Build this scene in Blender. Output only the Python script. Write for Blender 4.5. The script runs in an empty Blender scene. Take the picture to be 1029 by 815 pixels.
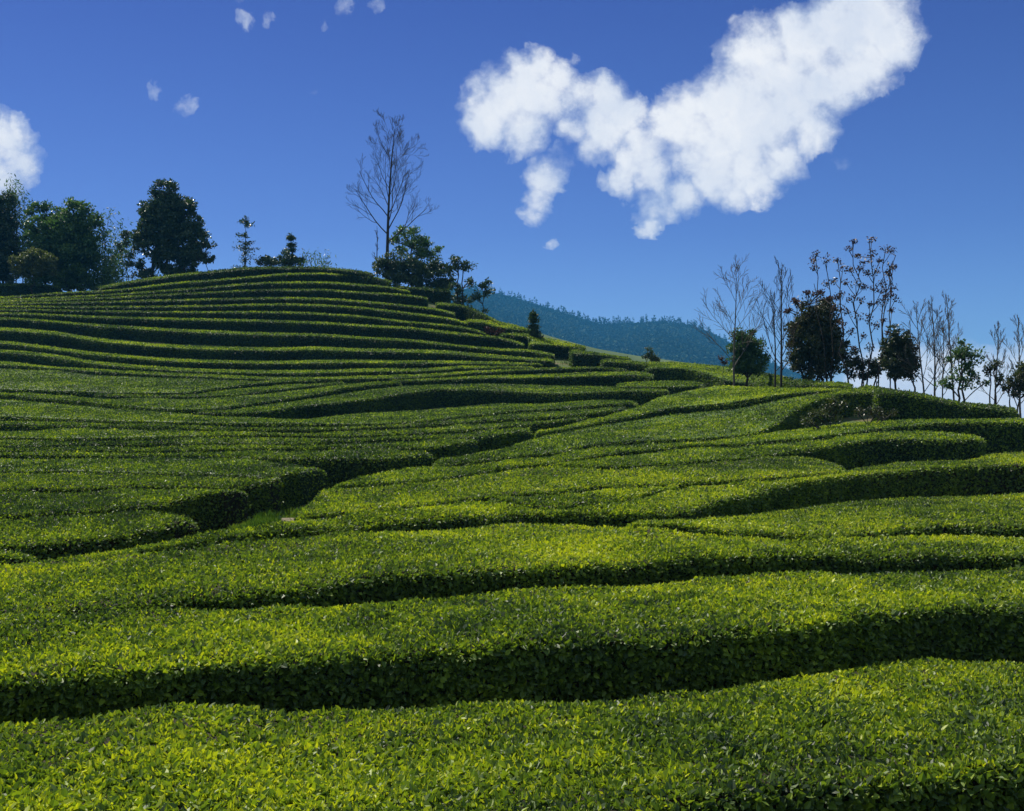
SUN_EL = 53.; SUN_AZ = -40.; SUN_E = 5.0; SKY_S = .15; EXPO = .52; HAZE_D = .00021; HAZE_C = (.10, .50, 1.)
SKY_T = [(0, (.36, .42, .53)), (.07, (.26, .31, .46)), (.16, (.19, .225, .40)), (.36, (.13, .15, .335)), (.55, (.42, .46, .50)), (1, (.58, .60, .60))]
CLOUD_LO = (.58, .67, .84); CLOUD_HI = (.97, .98, 1.); CLOUD_S = 4.6
import bpy, math, random
import numpy as np
R = math.radians
rng = np.random.default_rng(7)
random.seed(7)
sc = bpy.context.scene
col = sc.collection
F_ = 1200.0; CX = 514.5; HY = 430.0      # focal length in photo pixels, centre column, eye-level row

# ------------------------------------------------------------------ helpers
def tag(o, label=None, cat=None, group=None, kind=None):
    if label: o['label'] = label
    if cat: o['category'] = cat
    if group: o['group'] = group
    if kind: o['kind'] = kind
    return o
def empty(name, loc, label, cat, group=None):
    o = bpy.data.objects.new(name, None); col.objects.link(o)
    o.location = loc; o.empty_display_size = .3
    return tag(o, label, cat, group)
def link_mesh(name, me, mat, parent=None):
    o = bpy.data.objects.new(name, me); col.objects.link(o)
    if mat: me.materials.append(mat)
    if parent:
        o.parent = parent
        bpy.context.view_layer.update()
        o.matrix_parent_inverse = parent.matrix_basis.inverted()
    return o
def mesh_np(name, V, Q, tone=None, smooth=False, tri=None):
    """V (n,3), Q (m,4) quads, optional tri (k,3)."""
    me = bpy.data.meshes.new(name)
    V = np.asarray(V, np.float32); Q = np.asarray(Q, np.int32).reshape(-1, 4)
    loops = Q.ravel(); starts = np.arange(len(Q))*4
    if tri is not None and len(tri):
        tri = np.asarray(tri, np.int32)
        starts = np.concatenate([starts, len(loops)+np.arange(len(tri))*3]); loops = np.concatenate([loops, tri.ravel()])
    me.vertices.add(len(V)); me.vertices.foreach_set('co', V.ravel())
    me.loops.add(len(loops)); me.loops.foreach_set('vertex_index', loops.astype(np.int32))
    me.polygons.add(len(starts)); me.polygons.foreach_set('loop_start', starts.astype(np.int32))
    if tone is not None:
        a = me.attributes.new('tone', 'FLOAT', 'POINT'); a.data.foreach_set('value', np.asarray(tone, np.float32))
    me.update(calc_edges=True)
    if not smooth: me.shade_flat()
    else: me.shade_smooth()
    return me
def unit(a): return a/np.maximum(np.linalg.norm(a, axis=-1, keepdims=True), 1e-9)

def pchip(xs, ys, x):
    xs = np.asarray(xs, float); ys = np.asarray(ys, float); x = np.asarray(x, float)
    if len(xs) == 2: return np.interp(x, xs, ys)
    h = np.diff(xs); dl = np.diff(ys)/h; m = np.zeros(len(xs))
    for i in range(1, len(xs)-1):
        if dl[i-1]*dl[i] > 0:
            w1 = 2*h[i]+h[i-1]; w2 = h[i]+2*h[i-1]; m[i] = (w1+w2)/(w1/dl[i-1]+w2/dl[i])
    m[0] = dl[0]; m[-1] = dl[-1]
    xc = np.clip(x, xs[0], xs[-1]); k = np.clip(np.searchsorted(xs, xc)-1, 0, len(h)-1)
    t = (xc-xs[k])/h[k]
    return ((2*t**3-3*t**2+1)*ys[k]+(t**3-2*t**2+t)*h[k]*m[k]+(-2*t**3+3*t**2)*ys[k+1]+(t**3-t**2)*h[k]*m[k+1])

# value noise for shapes
_NT = rng.random((64, 64, 64)).astype(np.float32)
def vnoise(P, s):
    p = np.asarray(P)*s; i = np.floor(p).astype(int); f = p-i; f = f*f*(3-2*f)
    r = 0
    for a in (0, 1):
        for b in (0, 1):
            for c in (0, 1):
                w = (f[..., 0] if a else 1-f[..., 0])*(f[..., 1] if b else 1-f[..., 1])*(f[..., 2] if c else 1-f[..., 2])
                r = r+w*_NT[(i[..., 0]+a) & 63, (i[..., 1]+b) & 63, (i[..., 2]+c) & 63]
    return r

# ------------------------------------------------------------------ the lie of the land: hedge-top level in each direction
# column -> ((distance m, photo row) ...) then ((distance, height) ...) beyond the crest
COLS = {
 -160: ([(3,1300),(6.6,815),(8.8,700),(15,563),(20,510),(28,470),(38,436),(50,408),(62,386),(75,364),(88,333),(96,312),(110,292)], [(125,11.5),(170,0),(260,-22)]),
 0:    ([(3,1300),(6.6,815),(8.8,700),(15,560),(20,508),(28,468),(38,432),(50,404),(62,382),(75,360),(88,325),(96,301),(110,287)], [(125,12),(170,0),(260,-22)]),
 100:  ([(3,1300),(6.6,815),(8.8,698),(15,557),(20,507),(28,465),(38,428),(50,402),(63,380),(75,355),(88,318),(99,288)], [(112,11.7),(125,11),(170,0),(260,-22)]),
 250:  ([(3,1300),(6.6,815),(8.8,695),(14,562),(20,503),(28,460),(38,425),(50,400),(65,375),(75,347),(87,304),(97,268.5)], [(108,13),(120,12),(170,0),(260,-22)]),
 400:  ([(3,1300),(6.6,815),(8.8,692),(14,562),(20,500),(27,460),(36,432),(47,405),(58,385),(66,368),(75,338),(85,300),(92,282)], [(104,11.2),(118,10),(170,-2),(260,-22)]),
 500:  ([(3,1300),(6.6,815),(8.8,690),(14,562),(20,498),(28,453),(34,436),(42,420),(52,400),(62,380),(75,350),(84,321)], [(94,7.0),(110,4),(160,-8),(260,-24)]),
 600:  ([(3,1300),(6.6,815),(8.8,688),(14,562),(20,499),(28,454),(35,434),(44,412),(54,393),(66,374),(76,353)], [(86,4.3),(105,0),(160,-12),(260,-25)]),
 700:  ([(3,1300),(6.6,815),(9,678),(14,563),(20,500),(28,455),(36,428),(45,405),(54,388),(62,378),(70,366)], [(80,3),(100,-2),(160,-14),(260,-26)]),
 850:  ([(3,1300),(6.6,815),(8.9,680),(14,565),(20,503),(27,460),(34,425),(41,398),(48,385)], [(56,1.5),(75,-3),(120,-12),(260,-26)]),
 1029: ([(3,1300),(6.6,815),(8.8,690),(14,570),(20,502),(26,468),(33,424),(40,408)], [(48,0.3),(65,-4),(120,-14),(260,-26)]),
 1190: ([(3,1300),(6.6,815),(8.8,695),(14,572),(20,504),(26,470),(33,426),(40,412)], [(48,0.0),(65,-4),(120,-14),(260,-26)]),
}
DG = np.concatenate([np.arange(2, 30, .1), np.arange(30, 130, .25), np.arange(130, 261, 2.)])
cx = np.array(sorted(COLS)); ZT = []
for c in cx:
    near, far = COLS[c]
    ds = [a for a, _ in near]+[a for a, _ in far]; zs = [a*(HY-b)/F_ for a, b in near]+[b for _, b in far]
    ds = [0, 2]+ds; zs = [-2.2, -2.2]+zs
    zs[2] = -2.2
    ZT.append(pchip(ds, zs, DG))
ZT = np.array(ZT)
XG = np.arange(-160, 1191, 10.)
ZG = np.array([pchip(cx, ZT[:, j], XG) for j in range(len(DG))]).T      # (x, d)
for _ in range(3):
    ZG[1:-1] = (ZG[:-2]+2*ZG[1:-1]+ZG[2:])/4
def env(X, Y):
    X = np.asarray(X, float); Y = np.asarray(Y, float)
    Yc = np.maximum(Y, 2.0)
    x = np.clip(CX+F_*X/Yc, XG[0], XG[-1]-1e-3); xi = (x-XG[0])/10.; i = np.floor(xi).astype(int); f = xi-i
    d = np.clip(Yc, DG[0], DG[-1]-1e-3); j = np.clip(np.searchsorted(DG, d, side='right')-1, 0, len(DG)-2); g = (d-DG[j])/(DG[j+1]-DG[j])
    return (ZG[i, j]*(1-f)*(1-g)+ZG[i+1, j]*f*(1-g)+ZG[i, j+1]*(1-f)*g+ZG[i+1, j+1]*f*g)
HH = 0.88
def ground(X, Y):
    g = env(X, Y)-HH
    for bx, bd, br, bh in ((287, 20.9, 1.2, .34), (262, 19.4, .9, .22), (345, 25.5, 1.4, .2)):   # banked earth in the gully
        g = g+bh*np.exp(-(((np.asarray(X)-(bx-CX)/F_*bd)/br)**2+((np.asarray(Y)-bd)/(br*1.5))**2))
    return g
_SL = ZG/DG[None, :]; _RM = np.maximum.accumulate(_SL, axis=1)
def dist(x, y):
    """distance at which the line of sight through photo point (x, y) meets the hedge-top level"""
    out = np.empty(np.broadcast(x, y).shape); x, y = np.broadcast_arrays(x, y)
    for k in range(out.size):
        xi = (np.clip(x.flat[k], XG[0], XG[-1]-1e-3)-XG[0])/10.; i = int(xi); f = xi-i
        sl = _SL[i]*(1-f)+_SL[i+1]*f; s = (HY-y.flat[k])/F_
        rm = np.maximum.accumulate(sl)
        if s >= rm[-1]: out.flat[k] = DG[int(np.argmax(sl))]
        else:
            j = int(np.searchsorted(rm, s)); j = max(j, 1)
            a, b = rm[j-1], rm[j]; t = 0 if b <= a else (s-a)/(b-a)
            out.flat[k] = DG[j-1]+t*(DG[j]-DG[j-1])
    return out
def pos(x, d, y=None, z=None):
    X = (x-CX)/F_*d
    if z is None: z = (HY-y)/F_*d
    return np.stack(np.broadcast_arrays(X, d, z), -1)

# ------------------------------------------------------------------ materials
def nodes(m):
    m.use_nodes = True; nt = m.node_tree; nt.nodes.clear(); return nt
def N(nt, t, **kw):
    n = nt.nodes.new(t)
    for k, v in kw.items():
        if k in ('ins',):
            for a, b in v.items(): n.inputs[a].default_value = b
        else: setattr(n, k, v)
    return n
def ramp(nt, pts):
    r = nt.nodes.new('ShaderNodeValToRGB'); e = r.color_ramp.elements
    while len(e) > 1: e.remove(e[-1])
    e[0].position = pts[0][0]; e[0].color = (*pts[0][1], 1)
    for p, c in pts[1:]:
        k = e.new(p); k.color = (*c, 1)
    return r
def leaf_mat(name, pts, rough=.42, trans=.35, noise=(.35, .5), spec=.5, ttint=(1.25, 1.35, .5)):
    m = bpy.data.materials.new(name); nt = nodes(m); L = nt.links.new
    at = N(nt, 'ShaderNodeAttribute', attribute_name='tone')
    geo = N(nt, 'ShaderNodeNewGeometry')
    nz = N(nt, 'ShaderNodeTexNoise', ins={'Scale': noise[0], 'Detail': 4., 'Roughness': .65}); L(geo.outputs['Position'], nz.inputs['Vector'])
    ma = N(nt, 'ShaderNodeMath', operation='MULTIPLY_ADD'); L(nz.outputs[0], ma.inputs[0]); ma.inputs[1].default_value = noise[1]; L(at.outputs['Fac'], ma.inputs[2])
    sb = N(nt, 'ShaderNodeMath', operation='SUBTRACT'); L(ma.outputs[0], sb.inputs[0]); sb.inputs[1].default_value = noise[1]*.5
    r = ramp(nt, pts); L(sb.outputs[0], r.inputs[0])
    b = N(nt, 'ShaderNodeBsdfPrincipled', ins={'Roughness': rough, 'Specular IOR Level': spec}); L(r.outputs[0], b.inputs['Base Color'])
    out = N(nt, 'ShaderNodeOutputMaterial')
    if trans > 0:
        tm = N(nt, 'ShaderNodeMix', data_type='RGBA', blend_type='MULTIPLY'); tm.inputs[0].default_value = 1; L(r.outputs[0], tm.inputs[6]); tm.inputs[7].default_value = (*ttint, 1)
        tr = N(nt, 'ShaderNodeBsdfTranslucent'); L(tm.outputs[2], tr.inputs[0])
        mx = N(nt, 'ShaderNodeMixShader'); mx.inputs[0].default_value = trans; L(b.outputs[0], mx.inputs[1]); L(tr.outputs[0], mx.inputs[2]); L(mx.outputs[0], out.inputs[0])
    else: L(b.outputs[0], out.inputs[0])
    return m
def noise_mat(name, pts, scale=3., rough=.9, bump=.3, detail=8., stretch=None):
    m = bpy.data.materials.new(name); nt = nodes(m); L = nt.links.new
    geo = N(nt, 'ShaderNodeNewGeometry'); src = geo.outputs['Position']
    if stretch:
        mp = N(nt, 'ShaderNodeMapping'); mp.inputs['Scale'].default_value = stretch; L(src, mp.inputs[0]); src = mp.outputs[0]
    nz = N(nt, 'ShaderNodeTexNoise', ins={'Scale': scale, 'Detail': detail, 'Roughness': .65}); L(src, nz.inputs['Vector'])
    r = ramp(nt, pts); L(nz.outputs[0], r.inputs[0])
    b = N(nt, 'ShaderNodeBsdfPrincipled', ins={'Roughness': rough, 'Specular IOR Level': .2}); L(r.outputs[0], b.inputs['Base Color'])
    if bump:
        bp = N(nt, 'ShaderNodeBump', ins={'Strength': bump, 'Distance': .05}); L(nz.outputs[0], bp.inputs['Height']); L(bp.outputs[0], b.inputs['Normal'])
    out = N(nt, 'ShaderNodeOutputMaterial'); L(b.outputs[0], out.inputs[0])
    return m
TEA = leaf_mat('tea_leaf', [(0, (.010, .026, .008)), (.3, (.042, .076, .018)), (.52, (.10, .165, .020)), (.75, (.235, .32, .020)), (1, (.50, .53, .022))], rough=.52, trans=.36, spec=.38, noise=(.5, .62), ttint=(1.25, 1.3, .5))
INNER = leaf_mat('tea_canopy', [(0, (.012, .022, .008)), (.3, (.03, .06, .014)), (.52, (.075, .135, .016)), (.75, (.16, .24, .014)), (1, (.3, .35, .016))], rough=.7, trans=.0, noise=(.5, .62), spec=.2)
TWIG = noise_mat('tea_twig', [(.3, (.008, .008, .004)), (.55, (.022, .018, .009)), (.8, (.055, .036, .02))], scale=9, bump=.6)
SOIL = noise_mat('soil_and_grass', [(.3, (.03, .045, .012)), (.48, (.06, .09, .02)), (.6, (.12, .085, .05)), (.75, (.2, .14, .09))], scale=.35, bump=.4, detail=10)
GRASSM = leaf_mat('grass_blade', [(0, (.015, .035, .006)), (.5, (.05, .11, .012)), (1, (.15, .20, .03))], trans=.4, rough=.5)
BARK = noise_mat('dark_bark', [(.3, (.02, .017, .013)), (.7, (.06, .05, .04))], scale=4, stretch=(3, 3, .6))
PALEBARK = noise_mat('pale_bark', [(.3, (.05, .045, .038)), (.7, (.14, .125, .10))], scale=4, stretch=(3, 3, .6))
DARKLEAF = leaf_mat('dark_leaf', [(0, (.014, .028, .010)), (.5, (.034, .064, .018)), (1, (.085, .12, .03))], trans=.25, noise=(.25, .4))
MIDLEAF = leaf_mat('mid_leaf', [(0, (.022, .052, .012)), (.5, (.06, .125, .022)), (1, (.14, .21, .04))], trans=.3, noise=(.25, .4))
BROWNLEAF = leaf_mat('brown_leaf', [(0, (.02, .012, .006)), (.5, (.05, .026, .012)), (1, (.11, .05, .02))], trans=.2, noise=(.5, .4), ttint=(1.2, .9, .6))
OLIVELEAF = leaf_mat('olive_leaf', [(0, (.03, .04, .012)), (.5, (.07, .09, .02)), (1, (.14, .16, .03))], trans=.25, noise=(.4, .4))
BROWNGREEN = leaf_mat('brown_green_leaf', [(0, (.014, .024, .009)), (.5, (.034, .052, .016)), (1, (.085, .082, .028))], trans=.2, noise=(.5, .6))
DRYLEAF = leaf_mat('dry_leaf', [(0, (.03, .03, .012)), (.5, (.055, .06, .02)), (1, (.11, .09, .04))], trans=.15, noise=(.6, .7))
PATHM = noise_mat('path_soil', [(.35, (.05, .06, .025)), (.5, (.16, .13, .08)), (.7, (.27, .22, .15))], scale=5, bump=.3)
FORESTM = leaf_mat('forest_leaf', [(0, (.010, .028, .012)), (.5, (.022, .055, .02)), (1, (.05, .09, .03))], trans=0, noise=(.009, 1.1), rough=.8, spec=.1)
HILLM = noise_mat('forest_floor', [(.3, (.012, .03, .012)), (.7, (.03, .06, .022))], scale=.05, bump=0)
FIELDM = noise_mat('far_field', [(.3, (.04, .075, .03)), (.7, (.08, .12, .05))], scale=.08, bump=0)

# ------------------------------------------------------------------ leaves
def leaf_mesh(name, C, D, Nn, L, W, tone, six=False):
    """C centres (base point), D direction, Nn rough normal, L length, W half width."""
    D = unit(D); S = unit(np.cross(D, Nn)); U = np.cross(S, D)
    L = L[:, None]; W = W[:, None]; n = len(C)
    if six:
        v = [C, C+D*L*.32-S*W+U*W*.35, C+D*L*.72-S*W*.72+U*W*.2-U*L*.04, C+D*L-U*L*.14, C+D*L*.72+S*W*.72+U*W*.2-U*L*.04, C+D*L*.32+S*W+U*W*.35]
        V = np.stack(v, 1).reshape(-1, 3); b = np.arange(n)[:, None]*6
        Q = np.concatenate([b+[0, 1, 2, 3], b+[0, 3, 4, 5]], 1).reshape(-1, 4); k = 6
    else:
        v = [C, C+D*L*.45-S*W+U*W*.3, C+D*L-U*L*.08, C+D*L*.45+S*W+U*W*.3]
        V = np.stack(v, 1).reshape(-1, 3); Q = np.arange(n*4).reshape(-1, 4); k = 4
    return mesh_np(name, V, Q, tone=np.repeat(tone, k))

def sample_grid(P, dens):
    """P (n,m,3) surface grid, dens (n-1,m-1) expected points per square metre -> points, normals, cell indices"""
    A, B, C_, D_ = P[:-1, :-1], P[1:, :-1], P[1:, 1:], P[:-1, 1:]
    nr = np.cross(C_-A, D_-B); ar = np.linalg.norm(nr, axis=-1)/2; nr = unit(nr)
    cnt = rng.poisson(ar*dens); idx = np.repeat(np.arange(cnt.size), cnt.ravel())
    i, j = np.unravel_index(idx, cnt.shape); s = rng.random(len(idx))[:, None]; t = rng.random(len(idx))[:, None]
    p = A[i, j]*(1-s)*(1-t)+B[i, j]*s*(1-t)+C_[i, j]*s*t+D_[i, j]*(1-s)*t
    return p, nr[i, j], i, j

NLEAF = 0
GL_ = 'tea rows on the left bank of the gully'; GH_ = 'tea rows terraced up the far hill'
def make_row(label, Fp, Bp, x0, x1, top_tone=.6, face=None, gap=.45, group='tea hedge rows', ld=None, caps=True, hh=HH, cov=1.0, db=None):
    """Fp: front top edge, Bp: back top edge (photo points on the lie of the land), face: height of the dark side seen behind it."""
    global NLEAF
    top_tone = top_tone*{GL_: .95, GH_: 1.35}.get(group, 1)  # group factor on top tone and share of shoots
    Fx, Fy = zip(*Fp); Bx, By = zip(*Bp)
    face = face or [(x0, 0)]
    fx, fy = zip(*face)
    xs0 = np.linspace(x0, x1, max(8, int((x1-x0)/5)))
    yF = pchip(Fx, Fy, xs0) if len(Fx) > 1 else np.full(len(xs0), Fy[0])
    yB = pchip(Bx, By, xs0) if len(Bx) > 1 else np.full(len(xs0), By[0])
    fc = np.interp(xs0, fx, fy)
    if ld is None:
        thin = np.clip((4.5-fc)/3.5, 0, 1)*(fc > .05); qn = np.stack([xs0*.02, yF*.7, xs0*0], -1); thin = thin*(np.clip(.15+1.5*vnoise(qn, 1.), .2, 1.2) if group == 'tea rows on the left bank of the gully' else np.clip(.5+vnoise(qn, 1.), .6, 1.2))
        yB = yB+np.interp(yF, [300, 370, 430, 520], [.9, 1.6, 2.4, 2.6])*thin; yF = yF-.6
    yB = np.minimum(yB, yF-.6)
    if ld is None:
        dF = dist(xs0, yF)
        dB = dist(xs0, np.minimum(yB, yF-.3)-fc)-np.where(fc > 0, gap, .1)
    else: dF = np.full(len(xs0), float(ld)); dB = dF+1.3
    dB = np.clip(dB, dF+.5, dF+(db or 5.0))
    # smooth distances along the row
    for _ in range(4):
        for a in (dF, dB): a[1:-1] = (a[:-2]+2*a[1:-1]+a[2:])/4
    zF = (HY-yF)/F_*dF; zB = (HY-yB)/F_*dB
    XF = (xs0-CX)/F_*dF; XB = (xs0-CX)/F_*dB
    if ld is None:
        gF = ground(XF, dF); gB = ground(XB, dB)
        zF = np.maximum(zF, gF+.55); zB = np.clip(zB, gB+.45, np.maximum(zF, gB+.45)+1.5)
    else: gF = zF-hh; gB = zB-hh
    F3 = np.stack([XF, dF, zF], -1); B3 = np.stack([XB, dB, zB], -1)
    # resample along the row with even spacing
    seg = np.r_[0, np.cumsum(np.linalg.norm(np.diff((F3+B3)/2, axis=0), axis=1))]
    dm = float(np.median(dF)); step = np.clip(dm*.012, .12, .8)
    ns = max(6, int(seg[-1]/step)); q = np.linspace(0, seg[-1], ns)
    rs = lambda a: np.stack([np.interp(q, seg, a[:, k]) for k in range(a.shape[1])], -1) if a.ndim == 2 else np.interp(q, seg, a)
    F3, B3, gF, gB = rs(F3), rs(B3), rs(gF), rs(gB)
    # rounded section, front foot -> front top -> back top -> back foot
    w = B3-F3; w[:, 2] = 0; wl = np.linalg.norm(w, axis=1, keepdims=True); wd = w/wl
    r = np.minimum(.10 if dm < 50 else .06, wl*.2)
    hF = (F3[:, 2]-gF)[:, None]; hB = (B3[:, 2]-gB)[:, None]
    up = np.array([0, 0, 1.])
    sec = []
    for t in (-.05, .2, .45, .7, .88): sec.append(F3+wd*(.02+.06*(1-t))-up*(hF*(1-t))+0*r)
    sec.append(F3+wd*r*.30-up*r*.30)
    for t in (.0, .12, .3, .5, .7, .88, 1.0):
        p = F3*(1-t)+B3*t
        if t == 0: p = p+wd*r*1.0
        if t == 1: p = p-wd*r*1.0
        sec.append(p)
    sec.append(B3-wd*r*.30-up*r*.30)
    for t in (.88, .45, -.05): sec.append(B3-wd*.06-up*(hB*(1-t)))
    P = np.stack(sec, 1)                              # (ns, m, 3)
    # natural unevenness
    na = float(np.clip(1.25-dm*.03, .22, 1)); nA = ((vnoise(P, .9)-.5)*.09+(vnoise(P+31, 3.1)-.5)*.07)*na
    P[:, :, 2] += nA*np.r_[np.linspace(0, 1, 6), np.ones(7), np.linspace(1, 0, 4)][None, :]
    P += wd[:, None, :]*((vnoise(P+77, 1.3)-.5)*.16+(vnoise(P+9, 4.)-.5)*.08)[:, :, None]*max(na, .4)*np.where(np.arange(17) < 9, 1, -1)[None, :, None]
    # rounded ends
    if caps:
        ctr = P.mean(1, keepdims=True); ctr[:, :, 2] = P[:, :1, 2]
        al = unit(np.gradient((F3+B3)/2, axis=0)+1e-9)
        ends = []
        for side in (0, -1):
            s = P[side]; c = ctr[side]; a = al[side]*(1 if side else -1); a[2] = 0
            wloc = min(float(wl[side][0]), 1.6)
            ring = [s+(c-s)*k*np.array([1, 1, .15])+a*min(wloc*.5, .30)*m_ for k, m_ in ((.12, .28), (.4, .62), (.75, .82), (1., .9))]
            ends.append(ring)
        P = np.stack(ends[0][::-1]+list(P)+ends[1], 0)
    ctr0 = np.median(P[:, 6:13].reshape(-1, 3), axis=0)
    mid = P[len(P)//2]
    root = empty('tea_hedge', (float(mid[:, 0].mean()), float(mid[:, 1].mean()), float(mid[:, 2].min())), label, 'tea hedge', group)
    n, m = P.shape[:2]
    # inner woody body sits a little inside the leaf layer
    dv = np.linalg.norm(P.mean(1), axis=1)
    Lf = np.where(dv < 30, np.clip(.0021*dv, .052, .2), .063+.0006*(dv-30))
    core = P.copy(); cc = P.mean(1, keepdims=True)
    ins = np.minimum(.5, (Lf*.9)[:, None, None]/np.maximum(np.linalg.norm(P-cc, axis=-1, keepdims=True), .05))
    core = P+(cc-P)*ins
    gi = np.arange(n*m).reshape(n, m)
    Q = np.stack([gi[:-1, :-1], gi[1:, :-1], gi[1:, 1:], gi[:-1, 1:]], -1).reshape(-1, 4)
    far_ = dm > 26
    ctone = np.where(np.arange(m) < 6, .05, np.where(np.arange(m) < 13, .22+.30*top_tone, .05))[None, :]*np.ones((n, 1))+(vnoise(core+7, 1.3)-.5)*.25  # lit top and shaded sides put into the tone of far bodies
    link_mesh('twigs', mesh_np('twigs', core.reshape(-1, 3), Q, smooth=True, tone=np.clip(ctone, 0, 1).ravel()), INNER if far_ else TWIG, root)
    # leaves over the whole surface
    dq = (dv[:-1]+dv[1:])/2; Lq = (Lf[:-1]+Lf[1:])/2
    cv = np.clip(3.4-.075*dq, .95, 2.9)*cov
    dens = (cv/(Lq**2*.21))[:, None]*np.ones(m-1)[None, :]
    part = np.where(np.arange(m-1) < 5, 0, np.where(np.arange(m-1) < 13, 1, 2))
    dens = dens*np.where(part == 0, .62 if (group == 'tea rows on the left bank of the gully' and dm < 30) else .85, np.where(part == 2, .3, 1.))[None, :]
    # nothing of the part far outside the view needs full leaf density
    xpix = CX+F_*P[:, :, 0].mean(1)/np.maximum(P[:, :, 1].mean(1), 1); xp = (xpix[:-1]+xpix[1:])/2
    dens *= np.where((xp < -60) | (xp > 1090), .35, 1.)[:, None]
    if group == GL_ and dm < 40: dens[:5] *= .5; dens[-5:] *= .4      # bare stems show at the cut ends
    p, nr, i, j = sample_grid(P, dens)
    k = len(p); NLEAF += k
    top = (part[j] == 1)
    nr = np.where(((nr*(p-cc[i, 0])).sum(1) < 0)[:, None], -nr, nr)
    Ls = Lq[i]
    rnd = rng.normal(size=(k, 3))
    sh = (rng.random(k) < .28+.34*top_tone) & top; upr = np.where(sh, .95, .30)[:, None]
    ix = np.nonzero(sh)[0]                    # new shoots stand in little tufts of three
    if dm < 30 and len(ix) > 3:
        ld_ = ix[(np.arange(len(ix))//3)*3]; ok = np.linalg.norm(p[ix]-p[ld_], axis=1) < 1.0; p[ix[ok]] = p[ld_[ok]]+rng.normal(size=(ok.sum(), 3))*.006
    D = np.where(top[:, None], nr*upr+rnd*np.array([.6, .6, .30]), nr*.55+rnd*.6+np.array([0, 0, .1]))
    NN = rng.normal(size=(k, 3))+np.where(top[:, None], 0, 1)*nr*1.2+np.array([0, 0, .6])
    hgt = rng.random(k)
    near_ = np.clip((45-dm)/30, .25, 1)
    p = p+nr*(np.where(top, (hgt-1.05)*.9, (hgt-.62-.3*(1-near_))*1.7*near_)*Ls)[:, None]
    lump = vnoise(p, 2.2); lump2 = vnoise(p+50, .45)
    tone = np.where(top, np.where(sh, .14, -.09)+.17+.42*top_tone+.30*(hgt-.5)+rng.normal(size=k)*.15+(lump-.5)*.38+(lump2-.5)*.35*(.4+top_tone), (.36+.28*rng.random(k))*np.clip(1.25-dm*.009, .45, 1)+.08*rng.normal(size=k))  # side leaves of far rows darkened, deepening the shade on terrace faces
    edge = np.minimum(np.abs(j-5), 3)/3.
    LL = Ls*(.5+.75*rng.random(k))*np.where(top, np.where(sh, .85, 1.15), 1.2)
    WW = LL*np.where(sh, .20, .31)*(.8+.5*rng.random(k))
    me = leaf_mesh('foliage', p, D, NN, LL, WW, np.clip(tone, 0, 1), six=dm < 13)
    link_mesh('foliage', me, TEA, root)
    return root

# ------------------------------------------------------------------ tea rows, traced as front edge / back edge
GH = 'tea rows terraced up the far hill'; GL = 'tea rows on the left bank of the gully'; GR = 'tea rows on the bright right slope'; GK = 'short tea rows on the right shoulder of the hill'
def stripe(c, t):   # a row seen as a thin bright stripe: centre line and thickness
    t = t*.72; F = [(x, y+t/2+.4) for x, y in c]; B = [(x, y-t/2+.4) for x, y in c]; return F, B
E = -130
cb = [(E,302),(0,298.5),(59,294),(108,291.5),(150,287.5),(165,285.5),(200,282.4),(215,281.4),(258,277.6),(282,275.3),(317,274.5),(357,276.5),(376,278.5),(392,282)]
cc_ = [(E,304),(0,300.6),(100,296),(200,289),(278,283.6),(317,283.4),(360,286),(391,288.3),(409,291.8)]
cd = [(E,306),(0,302.4),(100,299),(200,293.8),(278,290.8),(317,290.8),(360,293.4),(409,296.3),(424,299)]
ce = [(E,308),(0,304.6),(100,302.6),(200,300.6),(278,299.3),(317,299.8),(360,302.6),(409,307.1),(438,310.6),(453,314)]
cf = [(E,311),(0,307.2),(100,307.8),(200,307),(278,305.5),(317,306.3),(360,309),(409,314.4),(446,319),(466,323.5)]
cg = [(E,314),(0,310.4),(100,312),(200,313.2),(278,313.4),(317,314.8),(360,317.6),(409,323.2),(438,325.6),(478,331.2),(485,334)]
ch_ = [(E,318),(0,314.2),(100,318.2),(200,320.8),(278,322.6),(317,324),(360,326.5),(409,329.3),(458,334.6),(507,340),(523,345)]
ci = [(E,323),(0,319.8),(100,326.9),(200,333.2),(278,335.9),(317,336.4),(360,339.1),(409,341.6),(448,345.8),(497,350.5),(536,352.6),(554,356)]
cj = [(E,329),(0,330.3),(50,334),(100,341.3),(200,349),(278,350.6),(317,349.8),(360,351.5),(409,352.4),(448,353.6),(478,356.4),(517,359.1),(552,361)]
ck = [(E,342),(0,343.8),(50,349.4),(100,355.5),(200,362.6),(278,363.9),(317,363.2),(360,362.9),(409,363.6),(448,363.6),(497,364),(540,364.5)]
cl = [(E,350),(0,352.6),(50,356.9),(100,364.6),(200,371.7),(278,373.4),(317,373.2),(380,371.5),(419,371.4),(470,368.3),(532,367.6)]
def low(c, dy): return [(x, y+dy) for x, y in c]
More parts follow.
